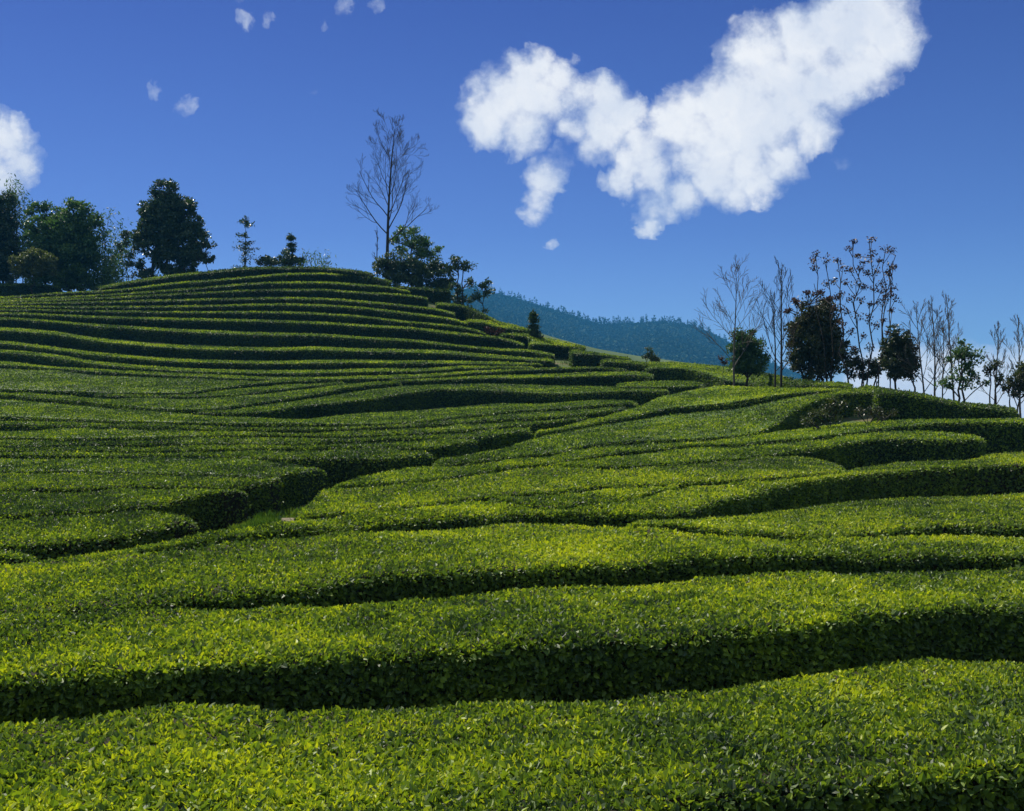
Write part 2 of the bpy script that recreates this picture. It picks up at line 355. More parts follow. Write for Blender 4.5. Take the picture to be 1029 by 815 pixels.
HR = [  # label, centre, thickness, x0, x1, face behind, top tone
 ("second tea row from the far hill's crest, pale olive, under the dark crest row", cb, 2.4, E, 392, [(E,1),(105,2),(160,5),(300,4),(380,3)], .55),
 ('third tea row down from the crest of the far hill, a thin bright stripe', cc_, 2.4, E, 409, [(E,.5),(60,1.5),(150,3),(300,5),(400,4)], .5),
 ('fourth tea row down from the crest of the far hill, narrow and olive', cd, 2.2, E, 426, [(E,.5),(100,.8),(200,2.4),(300,4),(420,4)], .45),
 ('fifth tea row down from the crest of the far hill, ending beside the grassy cut', ce, 2.6, E, 453, [(E,.5),(100,1.2),(200,3.5),(300,5),(450,5)], .5),
 ('sixth tea row down from the crest of the far hill, evenly curved', cf, 2.6, E, 466, [(E,.5),(60,1.5),(200,3.5),(300,4),(460,6)], .5),
 ('seventh tea row down from the crest of the far hill, narrow with a lit rim', cg, 2.4, E, 485, [(E,.6),(60,1.3),(200,3),(300,5),(480,5)], .42),
 ('eighth tea row down from the crest of the far hill, long and narrow', ch_, 3.0, E, 523, [(E,1),(60,3.5),(200,5),(300,6),(500,6)], .5),
 ('ninth tea row down from the crest of the far hill, below a tall dark side', ci, 2.8, E, 554, [(E,3),(60,7),(200,9),(300,9),(520,8)], .42),
 ('tenth tea row down from the crest of the far hill, widest lit top', cj, 4.6, E, 552, [(E,5),(60,7),(200,10),(300,10),(540,3)], .55),
 ('eleventh tea row down from the crest of the far hill, merging right into the saddle', ck, 4.0, E, 541, [(E,6),(60,8),(200,8),(300,7.5),(440,5),(535,1.5)], .5),
 ('twelfth tea row down from the crest of the far hill, low on the slope', cl, 4.2, E, 533, [(E,5),(60,7),(120,4.5),(200,4),(300,5),(440,4),(530,1)], .5),
]
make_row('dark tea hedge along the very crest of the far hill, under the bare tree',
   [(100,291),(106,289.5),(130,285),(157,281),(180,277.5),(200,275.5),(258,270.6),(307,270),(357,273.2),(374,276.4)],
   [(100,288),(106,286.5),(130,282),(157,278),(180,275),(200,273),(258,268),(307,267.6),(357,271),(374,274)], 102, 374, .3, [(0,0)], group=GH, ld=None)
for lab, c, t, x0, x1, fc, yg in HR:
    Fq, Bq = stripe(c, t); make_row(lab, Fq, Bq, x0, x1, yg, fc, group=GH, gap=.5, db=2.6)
make_row('pale tea hedge at the upper left edge, in front of the broad green tree', [(E,287.5),(0,287),(30,286.8),(57,288.8)], [(E,285.5),(0,285),(30,284.8),(57,286.5)], E, 57, .3, group=GH, ld=104)
# foot of the hill
mF = [(E,366),(0,367),(100,373.8),(200,378.6),(278,381.2),(317,381),(360,380.8),(419,379.3),(478,374.6),(560,371),(600,370),(628,372)]
make_row('thin tea row at the foot of the far hill, merging with the hollow block', mF, [(E,361.5),(0,363),(50,368.5),(100,371),(200,375.4),(278,378),(317,378),(360,376.8),(419,375.4),(478,371),(560,368.2),(600,367),(628,369)], E, 628, .45, [(E,5),(60,6),(120,3.5),(200,3),(300,2.5),(440,2),(620,1)], group=GH, db=4)
nF = [(395,383),(429,381.8),(478,380.6),(560,379.3),(600,378),(640,377),(654,379.5)]
make_row('tea row across the saddle with a rounded right end beside soil clumps', nF, [(395,381.5),(429,379.8),(478,377.4),(560,375.6),(600,374),(640,373),(654,375.5)], 396, 654, .55, [(396,1),(430,1.5),(478,3),(560,4.5),(654,4)], group=GH)
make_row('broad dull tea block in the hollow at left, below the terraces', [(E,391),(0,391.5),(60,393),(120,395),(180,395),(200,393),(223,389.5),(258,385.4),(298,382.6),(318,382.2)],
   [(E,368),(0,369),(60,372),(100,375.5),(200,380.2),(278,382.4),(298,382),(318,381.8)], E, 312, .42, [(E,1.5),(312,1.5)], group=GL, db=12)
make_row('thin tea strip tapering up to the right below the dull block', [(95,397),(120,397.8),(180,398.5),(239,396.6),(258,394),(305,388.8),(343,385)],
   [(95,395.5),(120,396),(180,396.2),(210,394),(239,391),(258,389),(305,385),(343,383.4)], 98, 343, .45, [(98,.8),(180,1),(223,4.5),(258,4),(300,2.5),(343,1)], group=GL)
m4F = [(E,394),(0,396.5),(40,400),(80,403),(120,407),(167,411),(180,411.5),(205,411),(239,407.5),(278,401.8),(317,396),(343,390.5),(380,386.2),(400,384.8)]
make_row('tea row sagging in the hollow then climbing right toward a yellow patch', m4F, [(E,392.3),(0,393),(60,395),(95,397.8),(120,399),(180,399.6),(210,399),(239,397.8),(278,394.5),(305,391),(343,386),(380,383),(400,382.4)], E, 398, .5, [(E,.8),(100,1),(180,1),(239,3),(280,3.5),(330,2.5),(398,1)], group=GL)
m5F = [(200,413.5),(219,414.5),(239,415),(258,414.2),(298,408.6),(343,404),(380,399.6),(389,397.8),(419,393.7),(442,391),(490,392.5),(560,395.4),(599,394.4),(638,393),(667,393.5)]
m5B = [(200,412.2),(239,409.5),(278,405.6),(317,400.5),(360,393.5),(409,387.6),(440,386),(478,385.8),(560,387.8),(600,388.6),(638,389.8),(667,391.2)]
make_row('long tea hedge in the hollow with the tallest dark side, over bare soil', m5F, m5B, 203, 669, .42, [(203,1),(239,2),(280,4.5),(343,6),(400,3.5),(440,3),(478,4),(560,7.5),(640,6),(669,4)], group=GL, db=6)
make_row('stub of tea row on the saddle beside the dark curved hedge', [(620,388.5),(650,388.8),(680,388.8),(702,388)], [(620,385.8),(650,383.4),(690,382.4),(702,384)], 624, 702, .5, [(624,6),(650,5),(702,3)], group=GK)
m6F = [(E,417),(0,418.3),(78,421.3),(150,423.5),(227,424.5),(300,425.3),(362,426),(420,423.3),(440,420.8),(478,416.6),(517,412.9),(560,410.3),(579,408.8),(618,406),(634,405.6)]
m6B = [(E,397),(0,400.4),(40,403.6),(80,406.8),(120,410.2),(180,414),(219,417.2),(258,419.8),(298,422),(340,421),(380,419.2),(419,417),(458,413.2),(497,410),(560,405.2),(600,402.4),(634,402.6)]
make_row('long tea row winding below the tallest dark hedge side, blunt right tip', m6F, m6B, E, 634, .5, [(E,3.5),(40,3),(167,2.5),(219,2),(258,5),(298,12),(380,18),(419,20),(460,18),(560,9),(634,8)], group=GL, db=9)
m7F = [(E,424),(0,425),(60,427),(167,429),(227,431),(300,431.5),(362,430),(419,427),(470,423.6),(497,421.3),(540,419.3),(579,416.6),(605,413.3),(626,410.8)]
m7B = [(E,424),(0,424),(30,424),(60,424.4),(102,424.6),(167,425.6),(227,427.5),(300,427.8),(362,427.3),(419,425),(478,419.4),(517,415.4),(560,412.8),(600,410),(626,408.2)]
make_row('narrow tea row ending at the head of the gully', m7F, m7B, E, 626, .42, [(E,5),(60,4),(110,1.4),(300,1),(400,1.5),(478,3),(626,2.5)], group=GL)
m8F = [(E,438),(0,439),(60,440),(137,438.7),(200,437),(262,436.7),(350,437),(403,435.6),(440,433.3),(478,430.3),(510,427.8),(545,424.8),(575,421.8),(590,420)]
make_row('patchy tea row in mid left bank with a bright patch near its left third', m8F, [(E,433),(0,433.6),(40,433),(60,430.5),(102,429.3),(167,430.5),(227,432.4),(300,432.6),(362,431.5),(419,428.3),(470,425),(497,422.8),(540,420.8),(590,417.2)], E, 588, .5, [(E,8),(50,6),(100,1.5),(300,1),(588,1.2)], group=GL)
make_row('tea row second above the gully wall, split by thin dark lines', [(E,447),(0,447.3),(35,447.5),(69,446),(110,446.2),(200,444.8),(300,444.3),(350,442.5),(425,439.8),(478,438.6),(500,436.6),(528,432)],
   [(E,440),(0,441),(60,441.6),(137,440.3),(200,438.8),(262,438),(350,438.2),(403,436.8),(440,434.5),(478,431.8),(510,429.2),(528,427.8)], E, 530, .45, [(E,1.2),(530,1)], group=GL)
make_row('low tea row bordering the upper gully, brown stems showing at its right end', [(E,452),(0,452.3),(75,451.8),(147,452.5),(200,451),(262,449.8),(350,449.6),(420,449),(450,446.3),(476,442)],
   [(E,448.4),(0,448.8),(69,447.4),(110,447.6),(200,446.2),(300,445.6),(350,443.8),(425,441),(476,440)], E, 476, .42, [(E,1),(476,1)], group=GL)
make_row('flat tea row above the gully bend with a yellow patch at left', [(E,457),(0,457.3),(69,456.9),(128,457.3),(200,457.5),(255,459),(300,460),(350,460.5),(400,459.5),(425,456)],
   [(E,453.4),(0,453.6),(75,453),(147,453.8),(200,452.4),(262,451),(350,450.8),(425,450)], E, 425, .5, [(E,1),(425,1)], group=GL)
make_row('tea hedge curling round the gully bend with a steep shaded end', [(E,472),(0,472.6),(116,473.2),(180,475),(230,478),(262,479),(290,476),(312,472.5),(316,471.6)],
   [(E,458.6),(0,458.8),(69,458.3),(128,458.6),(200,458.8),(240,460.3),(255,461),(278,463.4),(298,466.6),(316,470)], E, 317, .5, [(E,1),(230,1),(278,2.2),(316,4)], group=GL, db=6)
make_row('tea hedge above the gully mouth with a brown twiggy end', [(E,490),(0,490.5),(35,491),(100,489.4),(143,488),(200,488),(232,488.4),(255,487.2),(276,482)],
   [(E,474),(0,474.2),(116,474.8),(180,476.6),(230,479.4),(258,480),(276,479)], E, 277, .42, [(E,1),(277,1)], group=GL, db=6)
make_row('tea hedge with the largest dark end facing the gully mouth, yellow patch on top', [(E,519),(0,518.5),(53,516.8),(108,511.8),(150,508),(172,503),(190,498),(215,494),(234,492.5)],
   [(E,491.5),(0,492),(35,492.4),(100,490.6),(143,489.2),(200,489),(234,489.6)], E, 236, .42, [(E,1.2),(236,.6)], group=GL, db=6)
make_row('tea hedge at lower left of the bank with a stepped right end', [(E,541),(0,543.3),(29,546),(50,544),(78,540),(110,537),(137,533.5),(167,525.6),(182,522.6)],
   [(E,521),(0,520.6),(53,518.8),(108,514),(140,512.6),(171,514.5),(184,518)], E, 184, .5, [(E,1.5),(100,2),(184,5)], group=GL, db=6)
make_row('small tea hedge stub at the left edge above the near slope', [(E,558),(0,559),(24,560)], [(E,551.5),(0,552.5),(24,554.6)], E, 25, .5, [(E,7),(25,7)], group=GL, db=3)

# right shoulder of the hill
KS = [
 ('black-green tea hedge just below the bushes at the right end of the crest', [(400,289.5),(412,290.6),(430,291.6),(450,293)], [(400,287),(412,288),(430,289),(450,290.6)], 401, 450, .15),
 ('tea row on the skyline shoulder under the thin leafy trees', [(438,306.5),(448,307),(460,308),(478,313.6),(497,323),(502,325.5)], [(438,303.6),(448,304),(460,305),(478,310.6),(497,320.2),(502,322.8)], 440, 502, .55),
 ('bright topped tea row above the reddish dry bush', [(470,323.3),(490,325.3),(503,329.6),(520,331.6),(536,334.2)], [(470,320),(490,321.4),(507,323.2),(520,326.5),(536,331)], 472, 537, .7),
 ('short tea row left of the small lone conifer', [(505,337),(520,337.6),(537,340),(541,342)], [(505,333.8),(520,334),(537,336.6),(541,338.6)], 506, 540, .6),
 ('bright tea row right of the small lone conifer', [(533,345.8),(560,347.5),(586,349.6)], [(533,336),(560,341),(586,347)], 535, 587, .75),
 ('tea row beside the bare soil patch on the shoulder', [(575,355.4),(600,357),(629,361)], [(575,350.5),(600,353.6),(629,358.4)], 576, 630, .6),
 ('tea row under the two small bushes on the skyline', [(606,363.4),(630,365),(659,368.6)], [(606,359.6),(630,361.2),(659,365)], 608, 661, .55),
]
for lab, Fq, Bq, x0, x1, yg in KS: make_row(lab, Fq, Bq, x0, x1, yg, [(x0, 3 if 'bushes at' not in lab else 0)], group=GK, db=3)
make_row('dark curved tea hedge on the saddle, bending down at its right end', [(652,370.6),(677,370),(700,373),(722,379.6),(736,384.6),(770,385),(812,386.6),(850,388.5)],
   [(652,363.5),(677,364),(700,365.6),(739,369.8),(778,376.6),(812,382),(850,384.6)], 653, 850, .75, [(653,0)], group=GR, db=10)

# the right slope
bd = [(0,566.5),(32,562.5),(75,556),(112,551),(137,549),(162,541),(190,535),(225,530),(257,527.5),(302,515),(313,500),(329,483),(347,477),(380,472),(399,466),(444,459.5),(478,451.6),(503,447.7),(527,440),(542,435),(587,421),(622,412),(646,404.4),(662,397.5),(701,388.5),(728,385.5)]
make_row('bright tea row climbing from the gully head to the tree line', [(540,434.5),(579,428.3),(605,423.2),(638,417.2),(677,409.5),(700,407.2),(735,404),(778,397.4),(810,393.6),(847,391.6),(858,391)],
   [(540,433),(587,421.5),(622,412.5),(646,405),(662,398),(701,389),(728,386.4),(770,386.8),(812,388),(858,389.4)], 541, 856, .85, [(541,0),(640,2),(700,1)], group=GR, db=9)
make_row('tea hedge wrapping the rounded mound with brown earth below the tree line', [(446,465.6),(478,463.4),(513,458.5),(560,453.7),(579,448.7),(600,446),(640,443),(700,440.4),(740,437.6),(770,431),(785,421),(800,411),(820,402),(840,397),(867,394.2),(898,395)],
   [(446,460),(478,452.5),(503,448.5),(527,441.5),(545,437),(579,431),(605,427),(638,423),(677,417),(700,415),(735,412),(778,403.5),(810,397.5),(835,393.5),(867,386.8),(898,391)], 447, 896, .55, [(447,0),(560,2),(640,5),(700,7),(778,6),(830,2.5),(870,0)], group=GR, db=7)
make_row('tea row below the mound running out to the right edge', [(343,487),(390,484.5),(433,481.2),(468,476.2),(507,469.4),(560,463.4),(609,455.5),(658,450.8),(697,447),(740,445),(790,441.5),(829,437),(870,432.6),(904,428.4),(939,425),(1029,423.8),(1150,424)],
   [(343,484.6),(358,477.5),(380,472.5),(399,468.5),(446,466.6),(478,464.6),(513,459.8),(560,455),(579,450.2),(600,447.6),(640,444.6),(700,442),(740,439.4),(778,434.5),(810,430.8),(837,428.8),(870,426.8),(904,424.2),(939,421.6),(1029,421),(1150,421.4)], 344, 1150, .8, [(344,.5),(391,.8),(700,1.4),(778,6),(820,25),(900,22),(960,8),(1150,4)], group=GR, db=5)
make_row('tea row at right with a squared end and broad dark side', [(560,466),(600,467.8),(638,467.2),(697,462.8),(739,460),(769,456.4),(794,453),(829,448.4),(852,444.2),(894,441),(966,441),(978,440.4)],
   [(560,464.8),(609,457),(638,454.6),(697,448.6),(740,446.8),(790,443.4),(829,439.2),(868,435.2),(904,433),(947,433.8),(974,437),(978,437.6)], 562, 978, .8, [(562,.8),(829,1.4),(870,4),(904,6),(978,8)], group=GR, db=6)
make_row('tea row between the squared hedge and the long dark-sided hedge, fading left to the path', [(302,518.6),(341,515.2),(389,508.8),(429,505.8),(458,502),(507,497),(560,492.2),(609,487.6),(658,486.2),(707,483.6),(753,481),(800,477.6),(842,473.6)],
   [(302,515.4),(313,501),(329,489.5),(346,488.8),(390,486),(433,482.6),(468,477.8),(507,471),(560,467.2),(600,469.2),(638,469),(697,465),(739,463),(769,460),(798,459),(827,462.6),(842,469)], 304, 843, .85, [(304,0),(360,1),(600,1.5),(697,2),(769,5),(827,12),(842,20)], group=GR, db=7)
make_row('short low tea row tucked into the middle of the right slope', [(495,499.6),(520,505.5),(546,509.8),(589,505),(628,501),(655,495),(680,488)], [(495,498.4),(520,497),(546,495.4),(589,491.6),(628,488.8),(680,486.6)], 497, 678, .85, [(497,1),(678,1)], group=GR)
make_row('long tea hedge from the path to the right edge with a black shaded side', [(140,551.5),(165,549),(200,543.8),(233,539),(314,533),(371,526.6),(399,525.2),(470,519.8),(569,515.8),(618,514.8),(677,514),(707,508),(729,501.6),(769,492),(818,484),(888,474.5),(966,469),(1029,468),(1150,468)],
   [(140,549.4),(165,541.5),(190,535.5),(225,530.5),(257,528.5),(290,521.5),(304,520.6),(341,517.4),(389,511),(429,508),(480,501),(500,503),(520,507),(546,511.2),(589,506.6),(628,502.6),(655,496.6),(680,489.6),(700,486),(753,483),(800,480),(842,474.5),(870,470.4),(927,467),(978,463.6),(1029,461.5),(1150,461)], 142, 1150, .85, [(142,0),(257,.5),(314,1),(700,1.5),(842,2),(860,25),(978,22),(1029,38),(1150,38)], group=GR, db=4.4)
make_row('tea row at right split off from the broad near slope by a dark groove', [(640,527),(700,531),(760,534.5),(820,537.4),(876,535),(960,527.6),(1029,529),(1150,529)],
   [(640,524.6),(677,523.4),(740,520),(759,518),(818,508),(900,501),(1029,496),(1150,496)], 642, 1150, .75, [(642,8),(740,20),(818,22),(900,26),(1150,27)], group=GR, db=5)
make_row('broad tea row from the left edge below the gully mouth to the right edge', [(E,617),(0,615),(50,611),(100,607.5),(175,601),(220,597),(287,596),(328,585.5),(395,578),(460,574.5),(520,571),(578,568),(637,565),(695,561.5),(760,559.5),(840,557.5),(900,557),(960,555.8),(1029,557.5),(1150,558)],
   [(E,569),(0,567.5),(32,563.6),(75,557),(112,552.6),(140,553.4),(165,551),(200,546.8),(233,543),(314,538),(371,534),(409,532.5),(438,530.4),(560,526.6),(638,528),(700,532.6),(760,536.6),(820,540.5),(876,541.6),(960,539),(1029,538.6),(1150,538.6)], E, 1150, .85, [(E,0),(140,0),(200,2),(314,4),(371,7),(438,8),(560,9),(640,2),(760,2),(820,3),(876,7),(960,11),(1150,10)], group=GR, db=5)
make_row('wide tea row second from the front, above the nearest dark hedge side', [(E,690),(0,684),(75,679.5),(150,675.5),(200,670.5),(257,665.5),(355,656),(463,652.5),(548,645.5),(637,640.5),(720,635.5),(810,629),(870,620),(930,610.5),(1029,609.5),(1150,610)],
   [(E,624),(0,618),(62,617.5),(135,612),(257,611),(328,611),(395,604),(479,597.8),(548,590.5),(637,587.4),(710,581.8),(780,577),(840,575.2),(930,573),(1029,570.8),(1150,570)], E, 1150, .85, [(E,3),(50,7),(175,12),(328,25),(480,23),(640,22),(760,19),(1029,14),(1150,12)], group=GR, db=4)
make_row('nearest tea row filling the bottom of the view, broad leafy top', [(E,905),(0,890),(300,862),(600,835),(714,807),(782,792),(850,784),(917,780.5),(1029,774),(1150,770)],
   [(E,732),(0,726.6),(85,723),(136,715.5),(187,710),(280,712),(350,711),(480,707.4),(585,703.6),(655,695),(700,690),(816,677),(883,672),(951,678),(1029,684),(1150,690)], E, 1150, .8, [(E,40),(200,40),(463,54),(637,52),(816,48),(930,68),(1150,74)], group=GR, db=4)
make_row('sliver of tea hedge in front of the nearest row, at the lower right corner', [(560,1010),(700,985),(1150,950)], [(560,868),(714,850),(850,836),(1029,826),(1150,824)], 560, 1150, .7, [(560,30)], group=GR, db=2.0) if False else None

make_row('dark sided tea hedge sloping down right of the mound, under the bare trees', [(886,394),(898,394),(927,398),(966,407),(1011,411),(1016,412.5)], [(886,391),(898,391.4),(927,395.4),(966,404),(1011,408.2),(1016,409.6)], 886, 1015, .4, [(886,0)], group=GR, ld=38.5, hh=1.3)
# ------------------------------------------------------------------ trees
def tubes(paths, sides=6):
    V = []; Q = []; off = 0
    for pts, rad in paths:
        pts = np.asarray(pts, float); rad = np.asarray(rad, float); n = len(pts)
        t = unit(np.gradient(pts, axis=0)); ref = np.array([.3, 1, .1]) if abs(t[0, 2]) > .5 else np.array([0, 0, 1.])
        a = unit(np.cross(t, ref)); b = np.cross(t, a); k = sides if rad[0] > .03 else 4
        an = np.arange(k)*2*math.pi/k
        ring = pts[:, None]+rad[:, None, None]*(np.cos(an)[None, :, None]*a[:, None]+np.sin(an)[None, :, None]*b[:, None])
        V.append(ring.reshape(-1, 3)); g = np.arange(n*k).reshape(n, k)+off
        Q.append(np.stack([g[:-1], np.roll(g[:-1], -1, 1), np.roll(g[1:], -1, 1), g[1:]], -1).reshape(-1, 4)); off += n*k
    return np.concatenate(V), np.concatenate(Q)
def limb(p, d, L, r0, r1, rg, wob=.12, up=.0, seg=6):
    pts = [np.array(p, float)]; d = unit(np.array(d, float))
    for i in range(seg):
        d = unit(d+rg.normal(size=3)*wob+np.array([0, 0, up])); pts.append(pts[-1]+d*L/seg)
    return np.array(pts), np.linspace(r0, r1, seg+1), d
def bough(p, d, L, r, rg, depth, out, kids=4, ang=.75, shrink=.55, up=.08, rmin=.012, wob=.10):
    seg = 6 if depth > 0 else 4
    pts, rad, de = limb(p, d, L, r, max(rmin*.7, r*.35), rg, wob, up, seg); out.append((pts, rad))
    if depth <= 0: return
    for k in range(kids):
        t = .25+.72*(k+rg.random()*.6)/kids; i = min(int(t*seg), seg-1); f = t*seg-i
        q = pts[i]*(1-f)+pts[i+1]*f; ax = unit(pts[i+1]-pts[i])
        s = unit(np.cross(ax, rg.normal(size=3))); a = ang*(.7+.5*rg.random())
        bough(q, ax*math.cos(a)+s*math.sin(a), L*shrink*(1.15-.55*t)*(.8+.4*rg.random()), max(rmin, r*(1-.6*t)*.55), rg, depth-1, out, kids, ang, shrink, up, rmin, wob)
def place(px, d):
    X = (px-CX)/F_*d; return np.array([X, d, float(ground(X, d))])
def w(px, py, d, dy=0.): dd = d+dy; return np.array([(px-CX)/F_*dd, dd, (HY-py)/F_*dd])

def bare_tree(label, px, top, d, spread, seed, n=10, trunk_r=.16, fork=.25, group=None, mat=None, depth=2, lean=0, kids=5, ang=.75, rmin=.012, name='bare_tree', up=.10, elev=.62, taper=1.05):
    rg = np.random.default_rng(seed); b = place(px, d); ht = (HY-top)/F_*d-b[2]
    root = empty(name, tuple(b), label, 'tree', group); mat = mat or BARK
    tr, rad, _ = limb(b-np.array([0, 0, .4]), (lean, 0, 1), ht*.98+.4, trunk_r, trunk_r*.14, rg, .02, .05, 14)
    link_mesh('trunk', mesh_np('trunk', *tubes([(tr, rad)], 8), smooth=True), mat, root)
    out = []; sw = spread/F_*d
    for k in range(n):
        t = fork+(1-fork-.05)*(k+rg.random()*.5)/n; i = min(int(t*14), 13); f = t*14-i; q = tr[i]*(1-f)+tr[i+1]*f
        az = k*2.4+rg.random()*.8; 
        L = sw*(1.5-taper*(t-fork)/(1-fork))*(.8+.35*rg.random()); el = elev+.5*(t-fork)/(1-fork)+rg.random()*.2
        h = np.array([math.cos(az), math.sin(az)*.8, 0]); dd = h*math.cos(el)+np.array([0, 0, math.sin(el)])
        bough(q, dd, L, max(rmin*1.5, trunk_r*(1-t)*.5), rg, depth, out, kids, ang, .5, up, rmin)
    link_mesh('crown', mesh_np('crown', *tubes(out, 5), smooth=True), mat, root)
    return root, tr, out

def leaf_cloud(clumps, n_per, size, rg, tone=.5, flat=1.0, upw=.3):
    """clumps: (centre, (rx,ry,rz)). returns leaf arrays spread through each clump, denser at its rim"""
    C = []; T = []
    for c, r in clumps:
        k = max(6, int(n_per)); u = unit(rg.normal(size=(k, 3))); q = rg.random(k)**.45
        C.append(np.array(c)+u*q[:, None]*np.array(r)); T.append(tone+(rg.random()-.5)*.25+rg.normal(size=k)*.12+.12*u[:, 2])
    C = np.concatenate(C); T = np.clip(np.concatenate(T), 0, 1); k = len(C)
    D = rg.normal(size=(k, 3))+np.array([0, 0, upw]); NN = rg.normal(size=(k, 3))+np.array([0, 0, .7])
    L = size*(.6+.8*rg.random(k))
    return C, D, NN, L, L*.28, T
def leafy_tree(label, px, d, ells, mat, seed, clump=.55, n=90, leaf=.2, trunk_r=.14, trunks=None, density=1., group=None, cat='tree', name='leafy_tree', tone=.5, bark=None, keep=1., holes=.0, upw=.3, deep=.8):
    """ells: crown masses as seen in the photo (cx, cy, rx, ry) in photo pixels at distance d; each is filled with many small leaf clumps"""
    rg = np.random.default_rng(seed); k = d/F_; b = place(px, d); root = empty(name, tuple(b), label, cat, group)
    cl = []; limbs = []; bark = bark or BARK
    anchors = trunks or [px]
    tp = []
    topc = min(e[1] for e in ells)
    for ax_ in anchors:
        bb = place(ax_, d); e = min(ells, key=lambda e: abs(e[0]-ax_)+.4*abs(e[1]-topc)); topp = w(e[0]*.8+ax_*.2, e[1], d)
        if topp[2] < bb[2]+.4: topp[2] = bb[2]+.4
        n_ = 10; t = np.linspace(0, 1, n_)[:, None]; pts = bb*(1-t)+topp*t; pts[0, 2] -= .4
        pts[1:-1] += rg.normal(size=(n_-2, 3))*.02*np.linalg.norm(topp-bb); tp.append(pts)
        limbs.append((pts, np.linspace(trunk_r, trunk_r*.3, n_)))
    br = []
    for (ex, ey, rx, ry) in ells:
        R3 = np.array([rx*k, deep*(rx+ry)/2*k, ry*k]); c0 = w(ex, ey, d)
        vol = R3.prod()/clump**3; m = max(3, int(vol*1.5*density))
        u = unit(rg.normal(size=(m, 3)))*(rg.random(m)**.38)[:, None]
        P = c0+u*R3*.93
        if holes: P = P[vnoise(P, 1.1/clump*.5) > holes]
        for p in P:
            s = clump*(.6+.7*rg.random()); cl.append((p, (s, s, s*.75)))
        for p in P[:max(3, min(26, len(P)//3))]:
            tq = tp[int(np.argmin([abs(t_[-1][0]-p[0]) for t_ in tp]))]; j = np.argmin(np.abs(tq[:, 2]-(p[2]-.25*abs(p[0]-tq[-1][0])-.3))); q = tq[min(j, len(tq)-2)]
            t = np.linspace(0, 1, 5)[:, None]; mid = q*(1-t)+p*t; mid[1:-1, 2] += np.array([.06, .08, .05])*np.linalg.norm(p-q)*rg.random(); br.append((mid, np.linspace(trunk_r*.32, .02, 5)))
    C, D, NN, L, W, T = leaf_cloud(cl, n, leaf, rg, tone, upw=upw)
    keepm = C[:, 2] > ground(C[:, 0], C[:, 1])+.1
    C, D, NN, L, W, T = [a[keepm] for a in (C, D, NN, L, W, T)]
    link_mesh('trunk', mesh_np('trunk', *tubes(limbs+br, 6), smooth=True), bark, root)
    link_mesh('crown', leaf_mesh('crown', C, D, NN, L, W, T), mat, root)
    return root

# --- left skyline
GS = 'trees standing along the crest of the far hill'
leafy_tree('tall dark bushy tree cut by the left edge', 2, 108, [(-8,225,22,40),(-14,255,26,35),(6,250,14,30),(8,215,10,26),(-5,284,22,14)], DARKLEAF, 1, clump=.6, n=110, leaf=.26, group=GS, name='broadleaf_tree', tone=.4)
leafy_tree('broad round green tree right of the left edge tree', 62, 107, [(58,238,36,30),(45,215,16,14),(75,212,18,14),(66,258,38,28),(88,236,14,28),(60,284,42,12),(100,284,14,9),(85,272,20,16)], MIDLEAF, 2, clump=.65, n=120, leaf=.26, trunks=[48, 70, 84], group=GS, name='broadleaf_tree', tone=.42)
leafy_tree('low yellow-green bush in front of the broad round tree', 32, 102.5, [(34,264,18,14),(22,268,14,12),(48,268,12,12)], OLIVELEAF, 3, clump=.4, n=90, leaf=.2, trunk_r=.06, group=GS, cat='bush', name='bush', tone=.6)
def bamboo(label, px, d, top, seed, culms=9, lean=0, spread=14, leafn=26, mat=None, size=.34):
    rg = np.random.default_rng(seed); b = place(px, d); root = empty('bamboo', tuple(b), label, 'bamboo', 'bamboo clumps by the left trees')
    paths = []; C = []; D = []
    for c in range(culms):
        ht = ((HY-top)/F_*d-b[2])*(.75+.3*rg.random()); a = rg.normal()*.5+lean; x0 = b+np.array([rg.normal()*.5, rg.normal()*.4, -.3])
        t = np.linspace(0, 1, 12); sw = a*spread/F_*d
        pts = x0+np.stack([sw*t**2.4, rg.normal()*.8*t**2, ht*(t-.12*t**3*abs(a))], -1)
        paths.append((pts, np.linspace(.05, .012, 12)))
        for i in range(3, 12):
            for q in range(leafn//4+int(leafn*(i/12))):
                C.append(pts[i]+rg.normal(size=3)*.32); D.append([rg.normal()*.5+a*.4, rg.normal()*.5, -.6+rg.normal()*.4])
    link_mesh('culms', mesh_np('culms', *tubes(paths, 5), smooth=True), OLIVELEAF, root)
    C = np.array(C); D = np.array(D); k = len(C); L = size*(.6+.7*rg.random(k))
    link_mesh('foliage', leaf_mesh('foliage', C, D, rg.normal(size=(k, 3)), L, L*.14, np.clip(.5+rg.normal(size=k)*.18, 0, 1)), mat or MIDLEAF, root)
bamboo('feathery bamboo rising behind the left edge tree', 17, 110, 176, 11, culms=10, spread=8)
bamboo('arching bamboo leaning right beside the broad round tree', 98, 108, 212, 12, culms=13, lean=.9, spread=20)
bamboo('low feathery bamboo under the gap left of the big dark tree', 116, 107, 252, 13, culms=9, lean=.2, spread=10)
leafy_tree('big dark dense tree with a domed crown and sky holes on the crest', 172, 106, [(165,197,17,16),(158,212,20,20),(180,215,22,20),(150,240,17,24),(172,245,14,26),(192,243,17,26),(143,262,10,14),(186,262,16,14),(166,262,14,14),(150,276,16,9),(180,272,22,10),(165,225,22,26)], DARKLEAF, 4, clump=.5, n=100, leaf=.24, trunks=[152, 168, 186], trunk_r=.2, density=1.05, group=GS, name='broadleaf_tree', tone=.42, holes=.34)
leafy_tree('sparse sapling leaning out at the right foot of the big dark tree', 208, 105, [(206,241,6,5),(214,247,6,4),(203,255,8,5),(196,262,6,6),(212,262,6,6)], DARKLEAF, 5, clump=.3, n=50, leaf=.2, trunk_r=.05, group=GS, name='sapling', holes=.2)
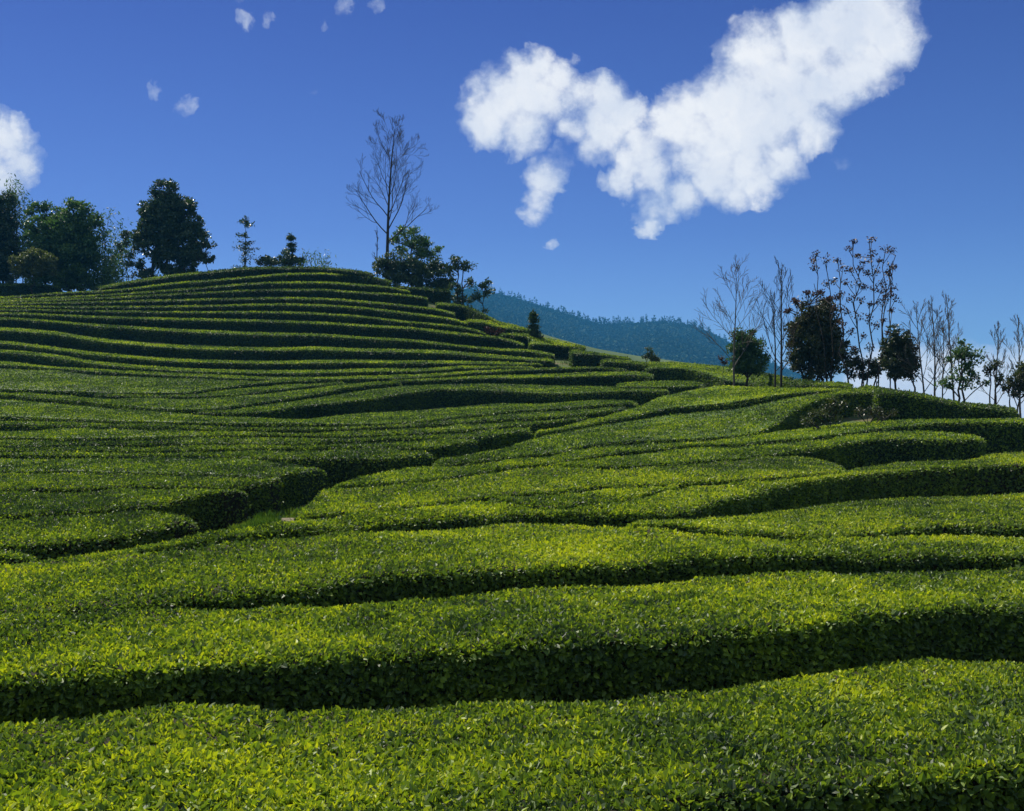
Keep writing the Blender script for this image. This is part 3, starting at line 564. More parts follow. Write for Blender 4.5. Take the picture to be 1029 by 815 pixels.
leafy_tree('low dark sprig left of the big dark tree', 128, 105, [(127,238,5,7),(124,247,6,6),(131,262,5,9)], DARKLEAF, 6, clump=.3, n=50, leaf=.2, trunk_r=.05, group=GS, name='sapling', holes=.15)
def conifer(label, px, d, top, halfw, seed, tiers=9, mat=None, group=GS, leaf=.22, n=40, r=.09, gappy=.0, base=.12):
    rg = np.random.default_rng(seed); b = place(px, d); ht = (HY-top)/F_*d-b[2]; root = empty('conifer', tuple(b), label, 'conifer', group)
    tr, rad, _ = limb(b-np.array([0, 0, .3]), (0, 0, 1), ht+.3, r, r*.15, rg, .03, .05, 10)
    cl = []; br = []; hw = halfw/F_*d
    for i in range(tiers):
        t = base+(1-base)*i/(tiers-.5); z = b[2]+ht*t; z = z+rg.normal()*ht*.02; c = np.array([np.interp(z, tr[:, 2], tr[:, 0]), np.interp(z, tr[:, 2], tr[:, 1]), z])
        for q in range(5):
            if rg.random() < gappy: continue
            az = q*1.26+i*2+rg.random(); L = hw*(1.05-t*.85)*(.3+1.0*rg.random()); e = c+np.array([math.cos(az)*L, math.sin(az)*L, L*(.5*rg.random()-.15)])
            br.append((np.array([c, (c+e)/2+[0, 0, .04], e]), np.array([.03, .02, .01])))
            cl.append((c*.35+e*.65, (L*.42+.12, L*.42+.12, .13+L*.08)))
        cl.append((c, (.16, .16, .2)))
    cl.append((tr[-1], (.12, .12, .3)))
    C, D, NN, L, W, T = leaf_cloud(cl, n, leaf, rg, .4, upw=.1)
    link_mesh('trunk', mesh_np('trunk', *tubes([(tr, rad)]+br, 6), smooth=True), BARK, root)
    link_mesh('crown', leaf_mesh('crown', C, D, NN, L, W*.7, T), mat or DARKLEAF, root)
conifer('thin sparse conifer with drooping tiers between the big dark tree and the small conifer', 245, 103, 219, 24, 21, tiers=11, gappy=.45, n=30)
conifer('small dense conifer standing in low bushes near the middle of the crest', 294, 102, 237, 14, 22, tiers=8, n=46)
leafy_tree('low dark bushes at the foot of the small crest conifer', 285, 101.5, [(274,262,12,6),(288,260,12,8),(303,263,10,5),(262,265,8,4)], DARKLEAF, 7, clump=.32, n=60, leaf=.18, trunk_r=.04, group=GS, cat='bush', name='bush', tone=.5)
bamboo('pale wispy reed clump on the crest left of the tall bare tree', 321, 102, 251, 14, culms=9, spread=10, leafn=10, size=.3)
# --- tall bare tree and its company
bare_tree('tall leafless tree on top of the far hill', 389, 129, 96, 42, 33, n=18, trunk_r=.18, fork=.34, depth=3, kids=5, rmin=.007, ang=.62, group=None, up=.08, elev=.58, taper=.8)
bare_tree('thin leafless sapling left of the tall bare trunk', 379, 226, 96.5, 9, 34, n=5, trunk_r=.08, fork=.4, depth=1, kids=4, rmin=.02, name='bare_sapling')
leafy_tree('loose leafy tree right behind the tall bare trunk', 415, 97.5, [(413,243,24,18),(428,256,18,16),(402,240,12,12)], MIDLEAF, 8, clump=.42, n=44, leaf=.2, density=.9, group=GS, name='leafy_tree', holes=.42)
leafy_tree('dark shrub mass under the tall bare tree', 400, 95.5, [(392,268,17,15),(412,270,20,16),(432,278,20,14),(446,282,12,14),(436,268,12,10),(380,266,8,10),(400,284,24,9),(430,292,20,8)], DARKLEAF, 9, clump=.5, n=90, leaf=.22, trunks=[388, 410, 432], trunk_r=.08, group=GS, cat='bush', name='bush', tone=.62)
leafy_tree('slim tree with a flat rounded crown right of the shrub mass', 463, 91, [(463,264,17,9),(456,272,10,8),(450,290,8,7),(464,292,9,7),(473,285,6,5),(458,300,12,6),(470,305,12,6)], DARKLEAF, 10, clump=.36, n=56, leaf=.2, density=.75, trunks=[458, 466], trunk_r=.09, group=GS, name='slim_tree', holes=.33, tone=.55)
leafy_tree('smaller airy tree at the right end of the hilltop trees', 483, 90, [(487,284,8,6),(481,291,9,6),(492,293,6,6),(478,302,8,6),(488,309,10,5)], DARKLEAF, 15, clump=.32, n=46, leaf=.2, density=.7, trunk_r=.06, group=GS, name='slim_tree', holes=.3, tone=.5)
conifer('small lone dark conifer on the right shoulder of the hill', 537, 80, 315, 8.5, 23, tiers=7, n=60, leaf=.2, group=None, base=.05)
leafy_tree('small dark bush above the saddle', 650, 71, [(650,355,4.5,5),(651,361,6,4)], DARKLEAF, 16, clump=.2, n=50, leaf=.12, trunk_r=.03, cat='bush', name='bush')
leafy_tree('small yellow-green bush right of the dark saddle bush', 658, 71, [(658,360,9,5)], OLIVELEAF, 17, clump=.2, n=50, leaf=.13, trunk_r=.03, cat='bush', name='bush', tone=.4)
leafy_tree('low reddish dry bush between tea rows on the shoulder', 498, 80.5, [(497,333,10,4.5),(488,331,5,3)], BROWNLEAF, 18, clump=.2, n=50, leaf=.14, trunk_r=.03, cat='bush', name='bush', tone=.95)
# --- right tree line
GT = 'trees in the line along the right crest'
bare_tree('leafless tree with long drooping side branches, leftmost of the right tree line', 738, 268, 55, 42, 41, n=13, trunk_r=.06, fork=.30, depth=2, kids=5, rmin=.0075, ang=.6, group=GT, up=.05, mat=PALEBARK)
bare_tree('leafless tree right of the round dark tree, upright branches', 784, 268, 49.5, 36, 42, n=15, trunk_r=.065, fork=.30, depth=2, kids=4, rmin=.0075, ang=.55, group=GT, up=.16)
bare_tree('thinner leafless stem close beside the upright leafless tree', 779, 292, 50.2, 24, 43, n=8, trunk_r=.055, fork=.35, depth=2, kids=4, rmin=.007, ang=.55, group=GT, up=.12)
leafy_tree('round dark green tree behind the two leafless trees', 751, 56, [(751,346,20,15),(752,362,22,15),(748,332,9,7),(750,368,19,9)], MIDLEAF, 19, clump=.26, n=80, leaf=.13, trunk_r=.07, group=GT, name='round_tree', tone=.3)
leafy_tree('tiny rusty shrub left of the round dark tree', 727, 59, [(727,362,4,5)], BROWNLEAF, 20, clump=.14, n=40, leaf=.09, trunk_r=.02, cat='bush', name='bush', tone=.9)
leafy_tree('large dark tree with brownish crown and several stems', 818, 50.5, [(806,325,14,22),(826,318,17,20),(818,345,28,28),(840,345,10,26),(803,360,14,18),(834,362,14,14),(816,372,24,10)], BROWNGREEN, 24, clump=.27, n=90, leaf=.13, trunks=[806, 818, 831, 838], trunk_r=.06, group=GT, name='broadleaf_tree', tone=.62)
leafy_tree('rusty leaf tufts on top of the large dark tree', 812, 50.0, [(800,302,5,4),(812,296,7,5),(826,295,6,4),(792,310,5,5),(836,300,6,6)], BROWNLEAF, 25, clump=.17, n=30, leaf=.12, density=.5, trunks=[812], trunk_r=.03, group=GT, name='sprouting_tree', holes=.3)
def sprout_tree(label, px, d, tufts, seed, stems, r=.036):
    rg = np.random.default_rng(seed); b = place(px, d); root = empty('sprouting_tree', tuple(b), label, 'tree', GT); P = []; cl = []
    S = []
    for sx, sy, bx in stems:
        bb = place(bx, d); e = w(sx, sy, d, rg.normal()*.3); t = np.linspace(0, 1, 9)[:, None]; pts = bb*(1-t)+e*t+np.concatenate([[[0, 0, -.3]], rg.normal(size=(8, 3))*.08]); S.append(pts); P.append((pts, np.linspace(r, .014, 9)))
    for tx, ty in tufts:
        p = w(tx, ty, d, rg.normal()*.5); bi = min(range(len(S)), key=lambda q: abs(np.interp(p[2], S[q][:, 2], S[q][:, 0])-p[0])); s = S[bi]
        z = p[2]-abs(p[0]-np.interp(p[2], s[:, 2], s[:, 0]))*1.2-.25; q = np.array([np.interp(z, s[:, 2], s[:, 0]), np.interp(z, s[:, 2], s[:, 1]), min(z, s[-1, 2])])
        P.append((np.array([q, (q+p)/2+[0, 0, -.03], p]), np.array([.018, .014, .01]))); k = .09+.15*rg.random(); cl.append((p, (k*1.25, k, k))) if rg.random() < .85 else None
    link_mesh('trunk', mesh_np('trunk', *tubes(P, 6), smooth=True), BARK, root)
    C, D, NN, L, W, T = leaf_cloud(cl, 46, .10, rg, .5, upw=.2)
    link_mesh('crown', leaf_mesh('crown', C, D, NN, L, W, T), BROWNLEAF, root)
sprout_tree('tall slender tree with rusty leaf tufts, the highest of the right tree line', 868, 48.5,
  [(876,241),(858,243),(853,250),(862,257),(876,255),(870,262),(884,262),(842,262),(847,270),(855,272),(864,270),(872,275),(880,272),(888,278),(838,282),(850,284),(860,286),(869,288),(878,290),(886,292),(894,270),(897,262),(845,296),(856,300),(866,302),(874,306),(884,304),(852,314),(862,318),(872,320),(880,326),(846,326),(856,334),(868,338),(858,350),(874,350),(890,300),(896,290)], 51, [(876,240,872),(858,243,866),(895,262,878),(843,262,852)])
sprout_tree('lighter slender tree with few rusty tufts left of the tallest one', 836, 49.2,
  [(820,255),(817,262),(831,261),(819,270),(818,285),(830,285),(828,300),(842,298),(838,310),(824,312),(846,310)], 52, [(820,256,832),(831,262,838)], r=.026)
sprout_tree('slender tufted tree on the right side of the tallest one', 888, 48.2,
  [(890,250),(896,252),(898,268),(892,275),(886,286),(893,296),(900,300),(884,310),(896,312),(888,322),(900,325),(892,335),(882,340)], 53, [(891,250,884),(898,255,894)], r=.026)
leafy_tree('low dark thicket among the tufted trees', 862, 49, [(852,365,12,16),(868,372,16,12),(884,368,12,14)], OLIVELEAF, 26, clump=.24, n=70, leaf=.11, trunk_r=.04, trunks=[852, 866, 880], group=GT, cat='bush', name='bush', tone=.12)
leafy_tree('dark egg-shaped tree right of the tufted trees', 904, 46, [(903,345,17,17),(906,360,20,20),(897,368,14,12),(915,368,10,10),(905,376,16,8)], BROWNGREEN, 27, clump=.24, n=90, leaf=.12, trunks=[900, 920], trunk_r=.055, group=GT, name='round_tree', tone=.35)
bare_tree('leafless tree with fanned twigs right of the egg-shaped tree', 938, 300, 45.5, 30, 44, n=13, trunk_r=.05, fork=.28, depth=2, kids=4, rmin=.007, ang=.55, group=GT, up=.11, mat=PALEBARK)
bare_tree('leafless tree leaning left of the airy green tree', 932, 305, 45, 32, 45, n=12, trunk_r=.045, fork=.3, lean=-.12, depth=2, kids=4, rmin=.007, ang=.55, group=GT, up=.11, mat=PALEBARK)
bare_tree('very thin leafless stem just left of the airy green tree', 947, 312, 44.5, 20, 46, n=11, trunk_r=.035, fork=.3, depth=2, kids=4, rmin=.0065, ang=.55, group=GT, up=.11, mat=PALEBARK)
leafy_tree('airy green tree with loose dark leaves near the right end', 966, 43, [(968,345,11,12),(962,362,14,14),(976,362,12,14),(966,380,20,12),(950,384,8,8),(984,384,8,8)], MIDLEAF, 28, clump=.22, n=50, leaf=.11, density=.75, trunks=[962, 968], trunk_r=.05, group=GT, name='leafy_tree', holes=.34, tone=.3)
bare_tree('leafless tree rising behind the airy green tree', 960, 292, 44, 25, 47, n=13, trunk_r=.045, fork=.35, depth=2, kids=4, rmin=.0065, ang=.55, group=GT, up=.11, mat=PALEBARK)
leafy_tree('slim greenish tree between the airy tree and the right edge', 998, 42.5, [(996,372,10,9),(1002,360,8,10),(990,366,7,7),(1004,380,6,6)], OLIVELEAF, 29, clump=.18, n=36, leaf=.1, density=.55, trunks=[995, 1001], trunk_r=.04, group=GT, name='leafy_tree', holes=.38, tone=.2)
bare_tree('leafless tree rising from the slim greenish tree', 999, 322, 42.8, 22, 48, n=13, trunk_r=.045, fork=.3, depth=2, kids=4, rmin=.0065, ang=.55, group=GT, up=.14, mat=PALEBARK)
leafy_tree('grey-green rounded tree cut by the right edge', 1024, 42, [(1024,378,13,12),(1032,390,18,14),(1016,390,8,8)], OLIVELEAF, 30, clump=.2, n=70, leaf=.1, trunks=[1013, 1022], trunk_r=.04, group=GT, name='round_tree', tone=.18)
bare_tree('leafless tree at the right edge above the rounded tree', 1026, 318, 43.5, 27, 49, n=13, trunk_r=.05, fork=.3, depth=2, kids=4, rmin=.0065, ang=.55, group=GT, up=.14, mat=PALEBARK)

leafy_tree('brown dry scrub on the earth face of the rounded mound', 872, 35.5, [(872,415,18,4),(888,418,12,4)], DRYLEAF, 61, clump=.17, n=60, leaf=.08, trunk_r=.02, cat='bush', name='bush', tone=.3)
leafy_tree('green weedy scrub left part of the rounded mound face', 836, 34.8, [(832,414,20,8),(845,405,14,6),(812,424,14,5)], OLIVELEAF, 62, clump=.2, n=60, leaf=.09, trunk_r=.02, cat='bush', name='bush', tone=.25)
# ------------------------------------------------------------------ ground, far hills
def graded(a, b, c, fine, ratio=1.12):
    """coordinates: fine spacing between a and b, growing out to +-c"""
    xs = list(np.arange(a, b+1e-6, fine)); s = fine
    while xs[-1] < c: s *= ratio; xs.append(xs[-1]+s)
    s = fine
    while xs[0] > -c: s *= ratio; xs.insert(0, xs[0]-s)
    return np.array(xs)
gx = graded(-50, 55, 2500, .45); gy = graded(3, 115, 2500, .4)
GX, GY = np.meshgrid(gx, gy, indexing='ij'); GZ = ground(GX, GY)
base = -26.0
far = np.clip((GY-200)/60, 0, 1); GZ = GZ*(1-far)+base*far
side = np.clip((np.abs(GX)-75-.62*np.maximum(GY, 0)*.2)/260, 0, 1); side = side*side*(3-2*side)
GZ = GZ*(1-side)+base*side*1.0
back = np.clip((-GY-20)/200, 0, 1); GZ = GZ*(1-back)+(-6)*back*(1-side)+base*back*side
GV = np.stack([GX, GY, GZ], -1); GV[..., 2] += (vnoise(GV*np.array([1, 1, 0]), .7)-.5)*.12
gi = np.arange(GX.size).reshape(GX.shape); GQ = np.stack([gi[:-1, :-1], gi[1:, :-1], gi[1:, 1:], gi[:-1, 1:]], -1).reshape(-1, 4)
g = link_mesh('ground', mesh_np('ground', GV.reshape(-1, 3), GQ, smooth=True), SOIL); tag(g, 'reddish brown soil and grass between the tea rows', 'ground', kind='structure')

def ridge(name, sky, d0, d1, mat, label, xr, nx=150, drop=base):
    sx, sy = zip(*sky); xs = np.linspace(xr[0], xr[1], nx); yy = np.interp(xs, sx, sy)
    ks = np.linspace(0, 1, 16); k2 = np.linspace(0, 1, 10)[1:]
    rows = []
    for k in ks:
        d = d0+(d1-d0)*k; z = (HY-yy)/F_*d1; h = drop-2+(z-drop+2)*(k**.75)*(.97+.03*k); rows.append(np.stack([(xs-CX)/F_*d, np.full(nx, d), h], -1))
    for k in k2:
        d = d1+(d1-d0)*k*.8; z = (HY-yy)/F_*d1; h = z+(drop-2-z)*k**1.3; rows.append(np.stack([(xs-CX)/F_*d, np.full(nx, d), h], -1))
    P = np.stack(rows, 1); P[..., 2] += (vnoise(P, 8.5/(d0+d1*.0+1)*1.)-.5)*(d1*.012)*np.sin(np.clip(np.arange(P.shape[1])/15., 0, 1)*math.pi)[None, :]
    n, m = P.shape[:2]; gi = np.arange(n*m).reshape(n, m)
    Q = np.stack([gi[:-1, :-1], gi[1:, :-1], gi[1:, 1:], gi[:-1, 1:]], -1).reshape(-1, 4)
    o = link_mesh(name, mesh_np(name, P.reshape(-1, 3), Q, smooth=True), mat); tag(o, label, 'hill', kind='structure'); return P
SKY1 = [(-1500,336),(-300,324),(0,318),(300,306),(440,299),(490,303),(520,311),(560,323),(600,336),(640,335),(660,333),(690,336),(715,346),(740,360),(775,376),(810,390),(850,408),(880,420),(1000,432),(1300,425),(2200,400)]
RP = ridge('hills', SKY1, 850, 1700, HILLM, 'blue-green forested ridge behind the saddle', (-1500, 2200), nx=260)
SKY2 = [(300,420),(440,395),(500,338),(540,334),(560,340),(600,350.5),(640,357.5),(680,363),(720,369),(760,376),(800,400),(860,430)]
ridge('far_field', SKY2, 150, 215, FIELDM, 'pale open slope just below the forested ridge', (300, 860), nx=80, drop=-24)
# forest on the ridge: small crowns, conifers standing out on the skyline
rg = np.random.default_rng(91); C = []; D = []; NN = []; L = []; T = []
xi = np.linspace(-1500, 2200, 260)
for k in range(7000):
    i = rg.integers(60, 259) if rg.random() < .08 else int((rg.uniform(430, 900)+1500)/3700*259)
    u = rg.random(); j = 15 if u < .42 else (15-int((rg.random()**1.2)*12)); j = max(j, 2)
    f = rg.random(); g_ = rg.random() if j < 15 else 0; p = (RP[i, j]*(1-f)+RP[min(i+1, 259), j]*f); p = p+(RP[i, min(j+1, 15)]-RP[i, j])*g_
    tall = rg.random() < .10; h = rg.uniform(15, 26) if tall else rg.uniform(8, 15); r = h*(.24 if tall else .62); n = 80
    t = rg.random(n); rad = r*(1-t) if tall else r*np.sqrt(np.clip(1-(2*t-1)**2, 0, 1)); az = rg.random(n)*6.283
    C.append(p+np.stack([np.cos(az)*rad, np.sin(az)*rad, t*h-.5], -1)); T.append(np.clip(.25+.5*rg.random()+rg.normal(size=n)*.12, 0, 1)); L.append(rg.uniform(2., 3.8, n)*(.6 if tall else 1))
C = np.concatenate(C); T = np.concatenate(T); L = np.concatenate(L); n = len(C)
fo = link_mesh('forest', leaf_mesh('forest', C, rg.normal(size=(n, 3)), rg.normal(size=(n, 3)), L, L*.4, T), FORESTM); tag(fo, 'distant forest of conifers and round crowns on the blue ridge', 'forest', kind='stuff')

# grass in the gully and on the shoulder cut
C = []; T = []
def grass_patch(x0, x1, y0, y1, n, seed):
    r_ = np.random.default_rng(seed); x = r_.uniform(x0, x1, n); y = r_.uniform(y0, y1, n); d = dist(x[:400], y[:400]); 
    x = np.tile(x[:400], n//400)[:n]+r_.normal(size=(n//400)*400)*3; d = np.tile(d, n//400)+r_.normal(size=len(x))*.4
    X = (x-CX)/F_*d; C.append(np.stack([X, d, ground(X, d)-.02], -1)); T.append(np.clip(.1+.9*vnoise(C[-1], 2.3)+r_.normal(size=len(x))*.2, 0, 1))
grass_patch(235, 345, 480, 525, 24000, 1); grass_patch(395, 545, 440, 470, 8000, 4)
C1 = np.concatenate(C); T1 = np.concatenate(T); kp = ~((np.abs(CX+F_*C1[:, 0]/C1[:, 1]-289) < 8) & (np.abs(C1[:, 1]-20.7) < .8)); C1 = C1[kp]; T = [T1[kp]]; n1 = len(C1); L1 = np.full(n1, .13)*(.2+1.6*vnoise(C1, 1.6))
C = [C1]; Ls = [L1]
C_ = []; TT = [np.concatenate(T)]
T = []; C = []
grass_patch(452, 600, 305, 352, 16000, 2); grass_patch(560, 740, 372, 392, 8000, 3); grass_patch(360, 470, 405, 418, 8000, 5)
C2 = np.concatenate(C); Ls.append(np.full(len(C2), .2)); TT.append(np.concatenate(T)); 
C = np.concatenate([C1, C2]); L = np.concatenate(Ls)*rng.uniform(.6, 1.4, len(C)); T = np.concatenate(TT); n = len(C)
D = rng.normal(size=(n, 3))*.35+np.array([0, 0, 1.])
go = link_mesh('grass', leaf_mesh('grass', C, D, rng.normal(size=(n, 3)), L, L*.09, T), GRASSM); tag(go, 'short green grass in the gully and the cut beside the terraces', 'grass', kind='stuff')

# worn earth patch on the gully floor
px_ = np.linspace(276, 303, 14); pd_ = np.linspace(19.9, 21.4, 10); PX, PD = np.meshgrid(px_, pd_, indexing='ij')
XX = (PX-CX)/F_*PD; pz = ground(XX, PD)+.045
rim = np.maximum(np.abs(np.linspace(-1, 1, 14))[:, None], np.abs(np.linspace(-1, 1, 10))[None, :]); pz = pz-.12*np.clip(rim-.75+.3*(vnoise(np.stack([XX, PD, pz], -1), 2.5)-.5), 0, 1)*4
gi = np.arange(140).reshape(14, 10)
po = link_mesh('path', mesh_np('path', np.stack([XX, PD, pz], -1).reshape(-1, 3), np.stack([gi[:-1, :-1], gi[1:, :-1], gi[1:, 1:], gi[:-1, 1:]], -1).reshape(-1, 4), smooth=True), PATHM); tag(po, 'pale worn earth on the grassy gully floor', 'path', kind='structure')
# ------------------------------------------------------------------ air
HZ = HAZE = bpy.data.materials.new('haze_air'); nt = nodes(HAZE); pv = N(nt, 'ShaderNodeVolumePrincipled'); pv.inputs['Color'].default_value = (*HAZE_C, 1); pv.inputs['Density'].default_value = HAZE_D
pv.inputs['Anisotropy'].default_value = 0.0
oo = N(nt, 'ShaderNodeOutputMaterial'); nt.links.new(pv.outputs[0], oo.inputs['Volume'])
x0, x1, y0, y1, z0, z1 = float(gx[0])-30, float(gx[-1])+30, float(gy[0])-30, float(gy[-1])+30, -38, 205
bv = np.array([(x, y, z) for x in (x0, x1) for y in (y0, y1) for z in (z0, z1)], float)
if HAZE_D > 0:
    hz = link_mesh('haze', mesh_np('haze', bv, [(0, 1, 3, 2), (4, 6, 7, 5), (0, 4, 5, 1), (2, 3, 7, 6), (0, 2, 6, 4), (1, 5, 7, 3)]), HAZE); tag(hz, 'thin blue air between the near slope and the far ridge', 'haze', kind='stuff')

# ------------------------------------------------------------------ sky, sun, camera
wd_ = bpy.data.worlds.new('World'); sc.world = wd_; wd_.use_nodes = True; nt = wd_.node_tree; nt.nodes.clear(); L = nt.links.new
sky = N(nt, 'ShaderNodeTexSky', sky_type='NISHITA', sun_disc=False, sun_elevation=R(SUN_EL), sun_rotation=R(SUN_AZ), altitude=900, air_density=1.0, dust_density=.3, ozone_density=3.5)
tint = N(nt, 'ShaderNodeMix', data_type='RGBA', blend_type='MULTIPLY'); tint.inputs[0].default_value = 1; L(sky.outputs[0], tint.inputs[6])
tc = N(nt, 'ShaderNodeTexCoord')
# clouds live on directions: (x/y, z/y) of the view of the sky, fixed in the world
sep = N(nt, 'ShaderNodeSeparateXYZ'); L(tc.outputs['Generated'], sep.inputs[0])
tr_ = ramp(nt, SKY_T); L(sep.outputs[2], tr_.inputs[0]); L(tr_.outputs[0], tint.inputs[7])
ym = N(nt, 'ShaderNodeMath', operation='MAXIMUM'); L(sep.outputs[1], ym.inputs[0]); ym.inputs[1].default_value = .05
du = N(nt, 'ShaderNodeMath', operation='DIVIDE'); L(sep.outputs[0], du.inputs[0]); L(ym.outputs[0], du.inputs[1])
dv_ = N(nt, 'ShaderNodeMath', operation='DIVIDE'); L(sep.outputs[2], dv_.inputs[0]); L(ym.outputs[0], dv_.inputs[1])
cmb = N(nt, 'ShaderNodeCombineXYZ'); L(du.outputs[0], cmb.inputs[0]); L(dv_.outputs[0], cmb.inputs[1])
def warp(src, scale, amt, det=5):
    nz = N(nt, 'ShaderNodeTexNoise', ins={'Scale': scale, 'Detail': float(det), 'Roughness': .62}); L(src, nz.inputs['Vector'])
    s = N(nt, 'ShaderNodeVectorMath', operation='SUBTRACT'); L(nz.outputs['Color'], s.inputs[0]); s.inputs[1].default_value = (.5, .5, .5)
    m = N(nt, 'ShaderNodeVectorMath', operation='SCALE'); L(s.outputs[0], m.inputs[0]); m.inputs[3].default_value = amt
    a = N(nt, 'ShaderNodeVectorMath', operation='ADD'); L(src, a.inputs[0]); L(m.outputs[0], a.inputs[1]); return a.outputs[0]
W = warp(warp(cmb.outputs[0], 14, .03, 4), 60, .022, 7)
BL = [(850,80,28,1),(812,128,28,1),(785,160,26,1),(765,185,22,.9),(575,130,18,.8),(825,85,34,1),(800,115,30,1),(720,110,40,1),(705,150,36,1),(722,175,30,.9),(648,150,26,.9),(640,165,22,.8),(660,200,22,.75),(595,120,24,1),(870,60,34,1),(560,80,22,.9),(868,18,46,1),(895,40,30,1),(846,40,46,1),(812,52,44,1),(790,85,44,1),(765,60,40,1),(745,95,40,1),(775,118,40,1),(735,130,44,1),(695,130,38,1),(668,128,24,.9),(710,158,34,1),(745,165,34,.95),(738,192,22,.75),(700,180,22,.6),
 (658,178,22,.9),(628,176,18,.9),(688,198,18,.85),(672,212,14,.7),(655,224,13,.8),(610,178,12,.6),
 (505,100,34,1),(488,118,26,1),(540,66,20,.9),(522,80,26,1),(545,100,28,1),(525,130,26,.9),(580,98,24,1),(608,100,26,1),(628,112,24,1),(610,130,26,1),(640,140,20,.8),(592,145,20,.7),
 (548,178,20,.75),(540,200,17,.7),(533,218,13,.65),(560,160,16,.5),(553,244,9,.55),(578,55,10,.35),(462,150,8,.25),
 (4,138,26,.95),(14,162,24,.95),(2,178,26,.9),(-30,160,40,1),(46,183,8,.25),
 (188,105,12,.55),(155,87,11,.42),(146,65,8,.28),(245,22,12,.42),(268,20,10,.34),(240,5,10,.34),(325,28,10,.42),(345,4,14,.42),(378,2,10,.5),(318,95,9,.28),(342,105,8,.16),(848,163,14,.3),(318,80,6,.2),
 (880,392,36,1.3),(915,380,30,1.2),(930,402,44,1.2),(985,406,48,1.2),(1040,402,55,1.2),(960,388,40,1.1),(1010,385,34,1),(1100,395,60,1.2),(930,302,22,.25),(905,312,16,.2)]
acc = None
for bx, by, br, am in BL:
    if am < .6: am *= .85
    dn = N(nt, 'ShaderNodeVectorMath', operation='DISTANCE'); L(W, dn.inputs[0]); dn.inputs[1].default_value = ((bx-CX)/F_, (HY-by)/F_, 0)
    mr = N(nt, 'ShaderNodeMapRange', interpolation_type='SMOOTHSTEP'); L(dn.outputs['Value'], mr.inputs[0])
    for i_, v_ in ((1, br*1.75/F_), (2, br*.15/F_), (3, 0.), (4, am)): mr.inputs[i_].default_value = v_
    if acc is None: acc = mr.outputs[0]
    else:
        mx = N(nt, 'ShaderNodeMath', operation='SMOOTH_MAX'); L(acc, mx.inputs[0]); L(mr.outputs[0], mx.inputs[1]); mx.inputs[2].default_value = .12; acc = mx.outputs[0]
fl = N(nt, 'ShaderNodeTexNoise', ins={'Scale': 28., 'Detail': 8., 'Roughness': .63}); L(cmb.outputs[0], fl.inputs['Vector'])
fm = N(nt, 'ShaderNodeMath', operation='MULTIPLY_ADD'); a4 = N(nt, 'ShaderNodeMath', operation='MULTIPLY', use_clamp=True); L(acc, a4.inputs[0]); a4.inputs[1].default_value = 3.5
fa = N(nt, 'ShaderNodeMath', operation='MULTIPLY'); L(fl.outputs[0], fa.inputs[0]); L(a4.outputs[0], fa.inputs[1])
L(fa.outputs[0], fm.inputs[0]); fm.inputs[1].default_value = 1.5; L(acc, fm.inputs[2])
cv = N(nt, 'ShaderNodeMapRange', interpolation_type='SMOOTHSTEP'); L(fm.outputs[0], cv.inputs[0])
for i_, v_ in ((1, .80), (2, 1.74), (3, 0.), (4, 1.)): cv.inputs[i_].default_value = v_
fr = N(nt, 'ShaderNodeMath', operation='GREATER_THAN'); L(sep.outputs[1], fr.inputs[0]); fr.inputs[1].default_value = .3
cva = N(nt, 'ShaderNodeMath', operation='MULTIPLY'); L(cv.outputs[0], cva.inputs[0]); L(fr.outputs[0], cva.inputs[1])
# cloud brightness: thick parts white, thin parts and broad folds greyer
f2 = N(nt, 'ShaderNodeTexNoise', ins={'Scale': 9., 'Detail': 6., 'Roughness': .6}); L(W, f2.inputs['Vector'])
cr = ramp(nt, [(.50, CLOUD_LO), (.82, CLOUD_HI)]); ca = N(nt, 'ShaderNodeMath', operation='MULTIPLY_ADD'); L(cv.outputs[0], ca.inputs[0]); ca.inputs[1].default_value = .3
cb2 = N(nt, 'ShaderNodeMath', operation='MULTIPLY'); L(f2.outputs[0], cb2.inputs[0]); cb2.inputs[1].default_value = .9; L(cb2.outputs[0], ca.inputs[2]); L(ca.outputs[0], cr.inputs[0])
cs = N(nt, 'ShaderNodeVectorMath', operation='SCALE'); L(cr.outputs[0], cs.inputs[0]); cs.inputs[3].default_value = CLOUD_S
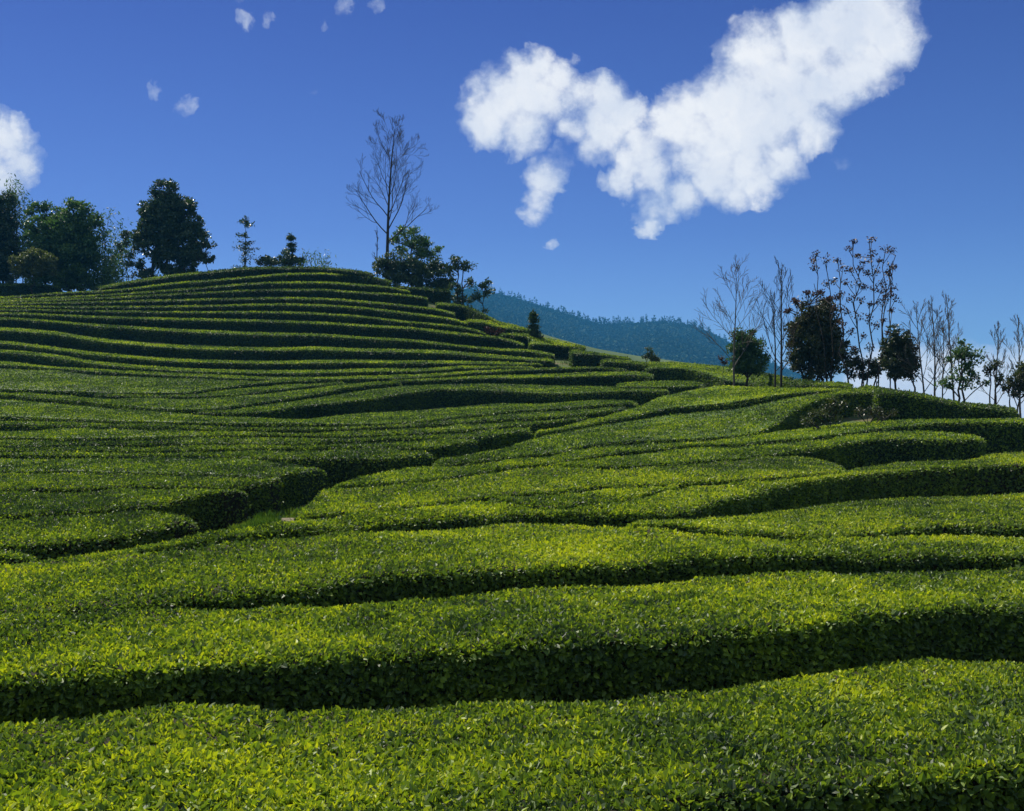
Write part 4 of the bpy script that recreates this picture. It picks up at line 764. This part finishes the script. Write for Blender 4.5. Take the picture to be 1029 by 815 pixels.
# unseen broken cloud added behind the camera to throw white fill on hedge faces
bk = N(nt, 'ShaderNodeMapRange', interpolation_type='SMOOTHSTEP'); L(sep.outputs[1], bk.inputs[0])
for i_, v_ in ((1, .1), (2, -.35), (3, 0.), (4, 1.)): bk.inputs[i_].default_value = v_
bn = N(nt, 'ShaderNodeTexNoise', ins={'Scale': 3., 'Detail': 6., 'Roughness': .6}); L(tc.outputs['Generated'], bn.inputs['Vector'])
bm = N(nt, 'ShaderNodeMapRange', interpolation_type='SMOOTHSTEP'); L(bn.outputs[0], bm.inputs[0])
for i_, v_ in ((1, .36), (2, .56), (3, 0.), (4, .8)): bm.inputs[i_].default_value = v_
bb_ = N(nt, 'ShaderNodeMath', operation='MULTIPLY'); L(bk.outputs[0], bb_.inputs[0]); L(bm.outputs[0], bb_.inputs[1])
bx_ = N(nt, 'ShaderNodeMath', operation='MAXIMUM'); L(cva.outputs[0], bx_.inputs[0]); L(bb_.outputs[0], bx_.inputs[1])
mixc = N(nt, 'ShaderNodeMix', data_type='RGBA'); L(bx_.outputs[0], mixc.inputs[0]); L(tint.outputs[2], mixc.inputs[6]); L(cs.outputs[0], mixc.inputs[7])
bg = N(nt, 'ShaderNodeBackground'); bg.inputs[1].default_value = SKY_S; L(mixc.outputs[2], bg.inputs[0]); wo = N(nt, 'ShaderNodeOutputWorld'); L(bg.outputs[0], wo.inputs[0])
wd_.cycles.sampling_method = 'MANUAL'; wd_.cycles.sample_map_resolution = 512
sun = bpy.data.lights.new('sun', 'SUN'); sun.energy = SUN_E; sun.angle = R(.5); sun.color = (1, .93, .80)
so = bpy.data.objects.new('sun', sun); col.objects.link(so)
from mathutils import Vector
sd = Vector((math.sin(R(SUN_AZ))*math.cos(R(SUN_EL)), math.cos(R(SUN_AZ))*math.cos(R(SUN_EL)), math.sin(R(SUN_EL))))
so.rotation_euler = sd.to_track_quat('Z', 'Y').to_euler(); so.location = (0, 0, 60)
cam = bpy.data.cameras.new('camera'); co = bpy.data.objects.new('camera', cam); col.objects.link(co)
cam.sensor_width = 36; cam.lens = F_/1029*36; cam.shift_y = (HY-407.5)/1029; cam.clip_end = 9000; cam.clip_start = .1
co.location = (0, 0, 0); co.rotation_euler = (R(90), 0, 0); sc.camera = co
vs = sc.view_settings; vs.view_transform = 'Standard'; vs.look = 'None'; vs.exposure = EXPO; vs.gamma = 1; vs.use_curve_mapping = False
sc.render.engine = 'CYCLES'
cy = sc.cycles; cy.max_bounces = 6; cy.diffuse_bounces = 3; cy.glossy_bounces = 2; cy.transmission_bounces = 4; cy.transparent_max_bounces = 4; cy.volume_bounces = 0; cy.use_denoising = True; cy.denoiser = 'OPENIMAGEDENOISE'; cy.denoising_input_passes = 'RGB_ALBEDO_NORMAL'; cy.denoising_prefilter = 'ACCURATE'
cy.caustics_reflective = False; cy.caustics_refractive = False
print('leaves', NLEAF)
